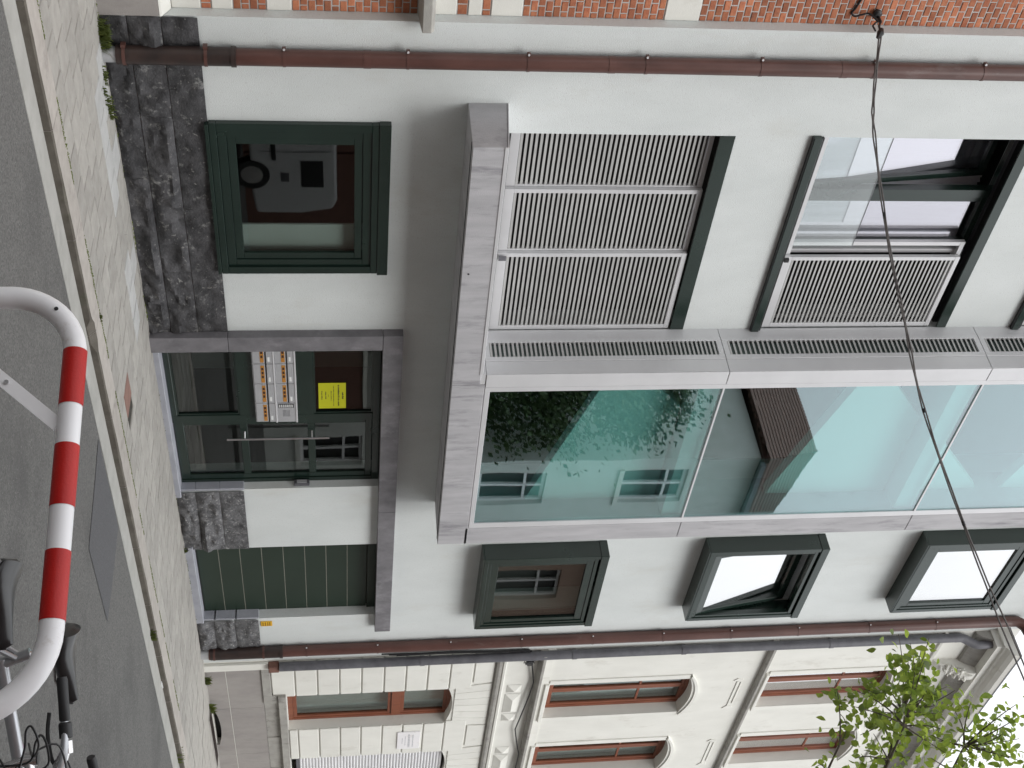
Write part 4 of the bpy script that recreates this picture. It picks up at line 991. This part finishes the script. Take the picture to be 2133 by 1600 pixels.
    for sg in (1, -1):
        st_ = style.get('steer', 0)
        def WS(s, t, z): return W(stx+(s-stx)*math.cos(st_)-t*math.sin(st_), (s-stx)*math.sin(st_)+t*math.cos(st_), z)
        bp5 = style.get('bar_pts')
        if bp5: hb = catmull([WS(stx+a_, sg*b_, zt+c_) for a_, b_, c_ in bp5], 6)
        else: hb = catmull([WS(stx+.055, 0, zt+.006), WS(stx+.065, sg*.06, zt+.008), WS(stx+.05, sg*hw*.55, zt+.028), WS(stx+.0, sg*hw*.88, zt+.032), WS(stx-sw*.4, sg*hw, zt+.028), WS(stx-sw, sg*(hw-.01), zt+.015)], 6)
        MB().tube(hb, .0112, 12).build('handlebar', M['silver'] if style.get('bar') else M['chrome'], root)
        e = hb[-1]; d = (hb[-1]-hb[-4]).normalized(); g0 = hb[-1]-d*.02
        MB().tube([g0-d*.10, g0-d*.095, g0-d*.04, g0+d*.02, g0+d*.03], [.013, .0165, .0158, .0165, .014], 16).build('grip', M['rubber'], root)
        MB().tube([g0-d*.150, g0-d*.148, g0-d*.106, g0-d*.102], [.014, .0195, .0195, .015], 16).build('twist_shifter', M['rubber'], root)
        side = Vector((0, 0, -1)); fw = W(1, 0, 0)-W(0, 0, 0)
        k0 = g0-d*.175
        lv = MB(); lv.tube([k0-d*.018, k0+d*.018], .0185, 14); lv.tube([k0, k0+fw*.030+side*.010, k0+fw*.052+side*.026, k0+fw*.060-d*.035+side*.022], [.014, .017, .014, .009], 10)
        lo = lv.build('brake_bracket', M['chrome'], root)
        p0_ = k0+fw*.05+side*.026
        MB().tube(catmull([p0_, p0_+d*.03+fw*.012+side*.012, p0_+d*.09+fw*.0+side*.020, p0_+d*.145-fw*.008+side*.012], 5), [.007]*8+[.0055]*8, 8).build('brake_lever', M['black'], root) if False else MB().tube(catmull([p0_, p0_+d*.03+fw*.012+side*.012, p0_+d*.09+side*.020, p0_+d*.145-fw*.008+side*.012], 5), .0062, 8).build('brake_lever', M['black'], root)
        cbp = catmull([k0+fw*.02+side*.004, k0-d*.05+fw*.06+Vector((0, 0, .01)), W(stx+.17, sg*hw*.35, zt-.02), W(stx+.12, sg*.04, hz-.12), W(stx+.05, sg*.02, hz-.25)], 6)
        MB().tube(cbp, .0028, 6).build('brake_cable', M['black'], root)
    if style.get('purple'):
        MB().tube(catmull([W(-.02, .030, style['tt_z']+.012), W(.15, .034, style['tt_z']+.018), W(stx-.03, .032, hz-.02), W(stx+.05, .04, hz-.12)], 6), .0055, 8).build('lock_cable', M['purple'], root)
    return root
pa = (3.255, -6.915, .03)
bkA = bicycle('bicycle', pa, math.atan2(-.91, .41), 'dark teal bicycle with silver handlebar and black saddle, nearest the camera', M['darkgreen'], .805,
        dict(stem_s=.43, head_z=.80, bar_z=.875, bar_w=.36, sweep=.10, tt=.014, tt_z=.60, bar=1, steer=R(24),
             bar_pts=[(.055, 0, .006), (.084, .028, .008), (.113, .130, .028), (.107, .241, .032), (.035, .314, .028), (-.101, .363, .015)]))
for q in ([(3.36, -7.33, .84), (3.18, -7.47, .93), (3.10, -7.44, .965), (3.06, -7.41, .972), (3.055, -7.40, .985), (3.09, -7.43, 1.0), (3.22, -7.40, .96), (3.40, -7.27, .90)],
          [(3.38, -7.34, .80), (3.21, -7.42, .95), (3.16, -7.39, .975), (3.15, -7.375, .988), (3.17, -7.39, 1.0), (3.22, -7.42, 1.0), (3.34, -7.38, .94), (3.45, -7.32, .86)],
          [(3.50, -7.24, .90), (3.52, -7.22, .955), (3.62, -7.30, .97), (3.66, -7.42, .93), (3.58, -7.55, .80), (3.52, -7.56, .60)]):
    MB().tube(catmull([Vector(v) for v in q], 6), .0030, 6).build('brake_cable', M['black'], bkA)
pb = (3.70, -6.86, .03)
bicycle('bicycle', pb, math.atan2(-.62, .785), 'silver bicycle with a purple cable along its frame, behind the barrier', M['silver'], .900,
        dict(stem_s=.60, head_z=.78, bar_z=.87, bar_w=.27, sweep=.16, tt=.020, tt_z=.68, purple=1))

# ------------------------------------------------------------------ street tree
TR = empty('street_tree', (7.9, -7.1, .03), 'young leafy street tree with loose bright green crown, in front of the cream house', 'tree')
TIN = [(6.19,-5.44,4.89),(6.4,-5.38,5.05),(6.31,-5.47,5.06),(6.41,-5.35,5.18),(6.51,-5.42,5.06),(6.22,-5.65,4.93),(6.15,-5.65,4.96),(6.7,-5.41,5.09),(6.41,-5.59,4.54),(6.42,-5.63,4.57),(6.88,-5.4,4.88),(6.57,-5.59,4.8),(6.76,-5.46,4.98),(6.56,-5.6,4.94),(6.63,-5.54,5.09),(6.34,-5.72,5.02),(6.63,-5.58,5.26),(6.75,-5.49,5.37),(6.55,-5.62,5.3),(6.72,-5.62,5.46),(6.8,-5.61,4.68),(6.38,-5.77,4.57),(6.82,-5.58,4.84),(6.73,-5.66,4.88),(6.52,-5.74,4.88),(6.37,-5.85,4.87),(6.86,-5.58,5.21),(6.59,-5.69,5.17),(6.77,-5.66,5.29),(6.83,-5.57,5.39),(6.93,-5.72,4.71),(7.02,-5.64,4.86),(6.68,-5.8,4.79),(6.93,-5.69,4.99),(6.7,-5.8,4.97),(7.02,-5.69,5.2),(6.96,-5.69,5.27),(6.44,-5.91,5.08),(6.62,-5.97,4.61),(6.66,-5.96,4.74),(7.13,-5.75,5.07),(6.78,-5.92,5.02),(6.89,-5.87,5.19),(6.66,-5.95,5.17),(6.76,-5.88,5.32),(6.74,-5.98,5.31),(6.81,-5.92,4.45),(6.61,-5.7,5.67),(6.65,-5.75,5.7),(6.91,-5.69,5.65),(6.79,-5.79,5.63),(6.92,-5.7,5.78),(6.91,-5.77,5.79),(7.05,-5.76,5.65),(6.87,-5.89,5.6),(6.56,-6.05,5.5),(7.01,-5.88,5.81),(7.01,-5.73,5.6),(7.05,-5.83,5.54)]
TOUT = [(7.51,-7.36,6.23),(7.28,-7.11,7.13),(9.38,-7.24,5.22),(8.18,-7.33,4.9),(7.7,-5.96,5.39),(9.33,-7.42,6.18),(7.26,-7.11,5.69),(9.36,-7.64,6.04),(7.58,-6.58,5.94),(7.85,-6.98,6.85),(7.81,-6.45,6.57),(8.02,-5.88,5.86),(6.86,-7.08,5.89),(6.97,-7.11,5.58),(7.08,-7.26,6.21),(7.78,-6.6,6.93),(8.49,-7.07,6.04),(7.73,-6.49,5.59),(7.06,-6.46,5.57),(7.49,-7.0,5.71),(7.35,-7.5,5.47),(7.73,-7.38,6.33),(7.84,-7.44,5.19),(7.88,-6.36,5.46),(7.08,-6.28,4.91),(7.94,-6.52,7.5),(7.6,-6.14,5.36),(6.93,-6.88,7.1),(7.24,-6.83,4.85),(7.71,-5.91,5.54),(7.91,-7.55,6.6),(7.21,-6.34,5.51),(8.11,-6.26,6.46),(8.8,-7.08,5.67),(7.23,-6.93,6.61),(7.6,-6.07,6.95),(8.12,-6.3,6.85),(6.83,-6.54,6.42)]
trunk = [(7.9, -7.1, .03), (7.88, -7.08, 1.2), (7.84, -7.02, 2.4), (7.80, -6.95, 3.4), (7.74, -6.85, 4.4), (7.68, -6.75, 5.4), (7.62, -6.68, 6.4)]
tk = MB().tube(catmull([Vector(t) for t in trunk], 4), [.085-.0031*i for i in range(25)], 10).build('trunk', M['bark'], TR)
tr2 = random.Random(21)
limbs = [((7.78, -6.92, 3.7), (7.35, -6.35, 4.25), (6.80, -5.80, 4.62)), ((7.75, -6.87, 4.2), (7.3, -6.3, 4.75), (6.72, -5.66, 5.02)), ((7.72, -6.82, 4.7), (7.35, -6.25, 5.1), (6.95, -5.78, 5.45)),
         ((7.76, -6.88, 4.1), (7.25, -6.45, 4.55), (6.50, -5.85, 4.90)), ((7.70, -6.78, 5.1), (8.2, -6.9, 5.6), (9.0, -7.2, 5.8)), ((7.68, -6.75, 5.4), (7.4, -7.0, 5.9), (7.1, -7.1, 6.3)),
         ((7.66, -6.72, 5.8), (7.8, -6.5, 6.4), (7.9, -6.4, 7.1)), ((7.74, -6.85, 4.4), (7.75, -6.3, 5.0), (7.8, -6.0, 5.5))]
nodes = []
for a, b, c in limbs:
    q = bezier(a, b, c, 9); nodes += q[2:]
    MB().tube(q, [.026-.0023*i for i in range(10)], 7).build('branch', M['bark'], tk)
tw_ = MB(); leaves = []
for k, t in enumerate(TIN+TOUT):
    t = Vector(t); near = min(nodes, key=lambda q: (q-t).length+.15*tr2.random())
    mid = (near+t)/2+Vector((tr2.uniform(-.05, .05), tr2.uniform(-.05, .05), tr2.uniform(-.02, .08)))
    q = bezier(near, mid, t, 8); tw_.tube(q, [.0058-.0005*i for i in range(9)], 4, cap=False)
    for i in range(17 if k < len(TIN) else 24):
        f = 1-abs(tr2.gauss(0, .22)); f = max(.35, min(1, f)); p = q[int(f*8)]
        off = Vector((tr2.gauss(0, .052), tr2.gauss(0, .052), tr2.gauss(0, .052)))*(1 if k < len(TIN) else 2.6)
        leaves.append((p+off, k < len(TIN)))
tag(tw_.build('twigs', M['bark'], tk, fix=False), kind='stuff')
def leaf_verts(ln, wd, curl):
    o = []
    for i, (s, h) in enumerate(((0, 0), (.25, .38), (.5, .5), (.75, .34), (1, 0))):
        z = -curl*s*s*ln
        o.append([(s*ln, -h*wd, z+abs(h)*wd*.25), (s*ln, 0, z), (s*ln, h*wd, z+abs(h)*wd*.25)])
    return o
def leaf_geo(ln, wd, curl):
    r = leaf_verts(ln, wd, curl)
    v = [r[0][1], r[1][0], r[1][1], r[1][2], r[2][0], r[2][1], r[2][2], r[3][0], r[3][1], r[3][2], r[4][1]]
    f = [(0, 2, 1), (0, 3, 2), (1, 2, 5, 4), (2, 3, 6, 5), (4, 5, 8, 7), (5, 6, 9, 8), (7, 8, 10), (8, 9, 10)]
    return v, f
lmesh = [MB().add(*leaf_geo(.044+.008*k, .029+.005*k, .10*k), 0, True).mesh('leaf', M['leaf']) for k in range(4)]
fol = MB(); nl = 0
for p, vis in leaves:
    rot = (tr2.gauss(0, .65), tr2.gauss(.45, .55), tr2.uniform(0, 6.28)); sc = tr2.uniform(.75, 1.25)
    if vis and nl < 295 and tr2.random() < .5:
        inst('leaf', lmesh[tr2.randrange(4)], TR, p, rot, (sc,)*3); nl += 1
    else:
        from mathutils import Euler
        e = Euler(rot).to_matrix(); v, f = leaf_geo(.052, .034, .15)
        fol.add([p+e @ (Vector(x)*sc) for x in v], f, 0, True)
tag(fol.build('crown', M['leaf'], TR, fix=False), kind='stuff')
tag(MB().box(7.4, 8.4, -7.6, -6.6, .02, .034).build('tree_pit', M['paver_bed'], None, fix=False), kind='structure')

# ------------------------------------------------------------------ weeds
def weed(x, y, z, n, h, spread, lab, wide=.5):
    mb = MB()
    for _ in range(n):
        a = rnd.uniform(0, 6.28); d = rnd.uniform(0, spread); bx, by = x+d*math.cos(a)*1.3, y+d*math.sin(a)*wide
        hh = h*rnd.uniform(.35, 1); ln = rnd.uniform(.2, .9)*hh; b = rnd.uniform(0, 6.28); ww = rnd.uniform(.002, .006)
        dx, dy = ln*math.cos(b), ln*math.sin(b)*.6-abs(ln)*.15; px, py = -math.sin(b)*ww, math.cos(b)*ww
        by = min(by, -.045) if y > -.2 else by
        mb.add([(bx-px, by-py, z), (bx+px, by+py, z), (bx+dx*.5+px, by+dy*.5+py, z+hh*.7), (bx+dx*.5-px, by+dy*.5-py, z+hh*.7), (bx+dx, min(by+dy, -.03), z+hh*rnd.uniform(.7, 1))], [(0,1,2,3), (3,2,4)])
    return tag(mb.build('weed', M['grass'], None, fix=False), lab, 'weed', 'weeds growing in pavement joints')
weed(5.93, -.09, 0, 260, .11, .12, 'largest weed tuft, at the foot of the left downpipe beside the brick house')
weed(6.22, -.20, 0, 50, .05, .07, 'low weed just right of the left downpipe drain')
weed(6.52, -.22, 0, 70, .07, .10, 'small weed on the paving before the dark plinth')
weed(6.33, -.30, 0, 40, .04, .08, 'flat weed between the pale paving slabs')
weed(12.93, -.07, 0, 30, .05, .04, 'tiny weed beside the garage sill')
weed(15.95, -.10, 0, 60, .12, .07, 'bright weed under the end of the brown stone plinth of the cream house')
weed(16.72, -.10, 0, 90, .13, .10, 'bushy weed beside the cellar grate', .4)
weed(11.42, -2.10, RD, 60, .08, .07, 'weed growing in the gutter against the middle of the kerb')
weed(14.1, -2.06, RD, 90, .10, .12, 'weed in the gutter at the far end of the kerb')
weed(7.25, -1.84, 0, 24, .03, .05, 'tiny weed at the broken kerb stone')
lt_ = MB()
for x, y in ((12.35, -2.12), (12.42, -2.10)): lt_.box(x, x+.06, y, y+.03, RD+.005, RD+.012)
tag(lt_.build('litter', M['inwhite'], None, fix=False), 'scrap of white paper lying in the gutter', 'litter')

# ------------------------------------------------------------------ other side of the street (seen in the glass)
def house(name, x0, x1, zE, m_, lab, wins, roof=1.8, yb=-20.0, frame='cream', bands=()):
    h = empty(name, ((x0+x1)/2, -12.2, 0), lab, 'house', 'houses across the street')
    hl = [(a, a+w_, z, z+hh) for a, w_, z, hh in wins]
    mb = wall_mesh(x0, x1, 0, zE, -12.35, -12.0, hl)
    mb2 = MB(); mb2.v = mb.v; mb2.f = [f[::-1] for f in mb.f]; mb2.mi = mb.mi; mb2.sm = mb.sm
    mb2.box(x0, x0+.3, yb, -12.351, 0, zE).box(x1-.3, x1, yb, -12.351, 0, zE).box(x0, x1, yb-.3, yb, 0, zE)
    mb2.build('wall', m_, h, fix=False)
    ym = (yb-12)/2
    MB().prism([(-11.7, zE), (-11.7, zE+.12), (ym, zE+roof+.12), (yb-.3, zE+.12), (yb-.3, zE), (ym, zE+roof)], 'x', x0-.1, x1+.1).build('roof', M['tile'], h, fix=False)
    MB().box(x0-.1, x1+.1, -11.75, -11.6, zE-.10, zE+.02).build('gutter', M['pipe_grey'], h, fix=False)
    for a, w_, z, hh in wins:
        fr = MB()
        ring(fr, a, a+w_, z, z+hh, -12.2, -12.13, .08); fr.box(a+w_/2-.04, a+w_/2+.04, -12.2, -12.13, z+.08, z+hh-.08); fr.box(a+.08, a+w_/2-.0401, -12.19, -12.14, z+hh*.68, z+hh*.68+.07); fr.box(a+w_/2+.0401, a+w_-.08, -12.19, -12.14, z+hh*.68, z+hh*.68+.07)
        f = fr.build('window', M['white_paint'], h, fix=False)
        MB().box(a+.05, a+w_-.05, -12.24, -12.23, z+.05, z+hh-.05).build('pane', M['black'], f, fix=False)
        MB().box(a-.08, a+w_+.08, -12.34, -11.93, z-.12, z-.002).build('sill', M['cream'], h, fix=False)
    for z in bands: MB().box(x0, x1, -11.999, -11.96, z, z+.22).build('stone_band', M['cream'], h, fix=False)
    return h
def grid(x0, n, dx, w_, zs): return [(x0+dx*i, w_, z, hh) for i in range(n) for z, hh in zs]
house('row_house', -14.0, 2.6, 10.2, M['oppbrick'], 'unseen long red brick house across the street, left end, raised for shade', grid(-13, 6, 2.7, 1.2, ((.9, 1.7), (4.2, 1.8))), 2.4)  # unseen house, its height raised to shade the facade from low sky light
house('row_house', 2.7, 16.6, 10.9, M['oppbrick'], 'tall red brick house across the street with stone bands', grid(3.5, 5, 2.7, 1.2, ((.9, 1.8), (4.2, 1.9), (7.6, 1.7)))[:-3]+[(14.4, 1.3, .5, 1.5), (14.4, 1.2, 4.2, 1.9), (14.4, 1.2, 7.6, 1.7)], 1.6, bands=(3.2, 6.7))
gwl = empty('garden_wall', (20.5, -12.1, 0), 'brick garden wall between the houses across the street', 'wall')
MB().box(16.65, 25.25, -12.3, -12.0, 0, 2.5).build('wall', M['oppbrick'], gwl, fix=False); MB().box(16.65, 25.25, -12.36, -11.94, 2.501, 2.6).build('coping', M['cream'], gwl, fix=False)
tg = empty('garden_gate', (21.5, -11.97, 0), 'white garden gate in the brick wall across the street', 'gate'); MB().box(20.9, 22.2, -11.999, -11.95, .05, 2.2).build('gate_leaf', M['white_paint'], tg); MB().box(21.5, 21.56, -11.949, -11.93, .2, 2.1).box(21.05, 22.05, -11.949, -11.93, 1.1, 1.2).build('gate_rail', M['pipe_grey'], tg)
hb_ = house('tall_house', 25.3, 30.6, 12.6, M['oppcream'], 'tall cream house with a brown tiled roof across the street', [(25.75, 1.3, 5.4, 1.7), (28.4, 1.3, 5.4, 1.7), (25.75, 1.4, 9.1, 1.7), (28.4, 1.4, 9.1, 1.7), (25.9, 1.2, .9, 1.6), (28.4, 1.2, .9, 1.6)], .3)
hrf = MB().add([(25.0, -11.7, 12.70), (30.9, -11.7, 12.70), (30.9, -20.4, 12.70), (25.0, -20.4, 12.70), (27.9, -14.2, 15.4), (27.9, -18, 15.4)], [(0,1,4), (1,2,5,4), (2,3,5), (3,0,4,5)]).build('hipped_roof', M['tile'], hb_)
tl_ = MB()
def tilefield(A, B, C_, D_, rows, cols):        # eave A-B, ridge D-C ; pantiles as overlapping humps
    A, B, C_, D_ = map(Vector, (A, B, C_, D_)); nn = (B-A).cross(D_-A).normalized()
    for r in range(rows):
        t0, t1 = r/rows, (r+1.18)/rows
        for c in range(cols):
            if rnd.random() < .01: continue
            u0, u1, um = c/cols, (c+1)/cols, (c+.5)/cols
            P = lambda u, t: (A*(1-u)+B*u)*(1-t)+(D_*(1-u)+C_*u)*t
            lo, hi = .075+rnd.uniform(-.008, .008), .02
            tl_.add([P(u0, t0)+nn*lo*.5, P(um, t0)+nn*lo*1.7, P(u1, t0)+nn*lo*.5, P(u0, t1)+nn*hi*.5, P(um, t1)+nn*hi*1.7, P(u1, t1)+nn*hi*.5, P(u0, t0), P(um, t0), P(u1, t0)],
                    [(0,1,4,3), (1,2,5,4), (6,7,1,0), (7,8,2,1)])
tilefield((25.0, -20.4, 12.72), (25.0, -11.7, 12.72), (27.9, -14.2, 15.42), (27.9, -18, 15.42), 16, 34)
tilefield((25.0, -11.7, 12.72), (30.9, -11.7, 12.72), (27.91, -14.2, 15.42), (27.89, -14.2, 15.42), 15, 24)
tag(tl_.build('roof_tiles', M['tile'], hb_), kind='stuff')
house('row_house', 30.7, 46.0, 9.3, M['oppbrick2'], 'pale pink brick house across the street, right end', [(31.4, 1.5, 6.2, 2.1), (36.2, 1.5, 6.2, 2.1), (39.5, 1.5, 6.2, 2.1), (31.4, 1.5, 2.0, 2.1), (36.2, 1.5, 2.0, 2.1)], 2.4)
def garden_tree(x, y, zc, rx, rz, seed, lab):
    t = empty('garden_tree', (x, y, 0), lab, 'tree', 'garden trees across the street'); q = random.Random(seed)
    MB().tube([(x, y, 0), (x+.1, y, zc*.6), (x, y+.1, zc)], [.2, .14, .06], 8).build('trunk', M['bark'], t)
    mb = MB()
    cl = [(Vector((q.gauss(0, .5), q.gauss(0, .5), q.gauss(0, .5)))) for _ in range(46)]
    for c in cl:
        if c.length > 1: c.normalize()
        c = Vector((x+c.x*rx, y+c.y*rx, zc+c.z*rz))
        for _ in range(330):
            p = c+Vector((q.gauss(0, .36), q.gauss(0, .36), q.gauss(0, .34))); s = q.uniform(.045, .10); a = Vector((q.gauss(0, 1), q.gauss(0, 1), q.gauss(0, 1))).normalized(); b = a.orthogonal().normalized(); d = a.cross(b)
            mb.add([p-b*s, p-d*s*.6, p+b*s, p+d*s*.6], [(0, 1, 2, 3)])
    tag(mb.build('crown', M['leaf_dark'], t, fix=False), kind='stuff'); return t
garden_tree(20.6, -14.6, 5.9, 2.8, 3.2, 5, 'broad dark garden tree behind the brick wall across the street')
garden_tree(23.9, -13.3, 7.0, 1.7, 3.4, 6, 'tall narrow garden tree beside the cream house across the street')

# white van parked across the street
vn = empty('white_van', (13.6, -10.6, .03), 'white panel van parked across the street, seen in the ground floor window', 'van')
vx0, vx1, vy0, vy1 = 11.6, 16.25, -11.45, -9.75
sidep = [(vx0, .35), (vx0-.02, 1.2), (vx0+.10, 1.78), (vx0+.3, 1.86), (14.55, 1.86), (14.95, 1.78), (15.55, 1.18), (16.10, 1.02), (16.27, .80), (16.27, .38), (15.8, .30), (12.0, .30)]
sidep = [(vx0+vx1-x, z+.03) for x, z in sidep]; fl_ = lambda a, b: (vx0+vx1-b, vx0+vx1-a)
MB().prism(sidep, 'y', vy0, vy1).build('body', M['vanpaint'], vn, .05, 2)
for y in (vy1+.002, vy0-.012):
    MB().prism([(vx0+vx1-q, z) for q, z in [(14.05, 1.22), (15.28, 1.22), (14.92, 1.70), (14.05, 1.72)]], 'y', y, y+.010).build('side_window', M['black'], vn, fix=False)
    box('rear_side_window', M['black'], vn, 15.02, 15.62, y, y+.010, 1.25, 1.66); box('fuel_flap', M['pipe_grey'], vn, 15.30, 15.50, y, y+.006, .86, 1.02); box('door_seam', M['pipe_grey'], vn, 14.80, 14.812, y, y+.008, .50, 1.80); box('rub_strip', M['black'], vn, 12.8, 15.0, y, y+.02, .72, .80); box('door_handle', M['black'], vn, 13.55, 13.70, y, y+.03, 1.10, 1.14)
    box('wing_mirror', M['black'], vn, 12.57, 12.75, y-.02 if y < -11 else y, y+.14, 1.22, 1.42, .02)
MB().add([(12.85, vy0+.12, 1.825), (12.85, vy1-.12, 1.825), (12.29, vy1-.06, 1.275), (12.29, vy0+.06, 1.275)], [(3, 2, 1, 0)]).build('windscreen', M['black'], vn)
for x in (12.4, 15.35):
    for y in (vy1-.05, vy0+.05):
        wv = MB().tube([(x, y-.10, .35), (x, y+.07, .35)], .32, 24).build('wheel', M['rubber'], vn); MB().tube([(x, y+.0705, .35), (x, y+.075, .35)], .2, 18).build('hub_cap', M['chrome'], wv)
for y in (vy0+.2, vy1-.2): box('headlight', M['chrome'], vn, 11.56, 11.62, y-.14, y+.14, .74, .90, .02); box('tail_light', M['redlens'], vn, vx1-.03, vx1+.03, y-.10, y+.10, .85, 1.25, .01)
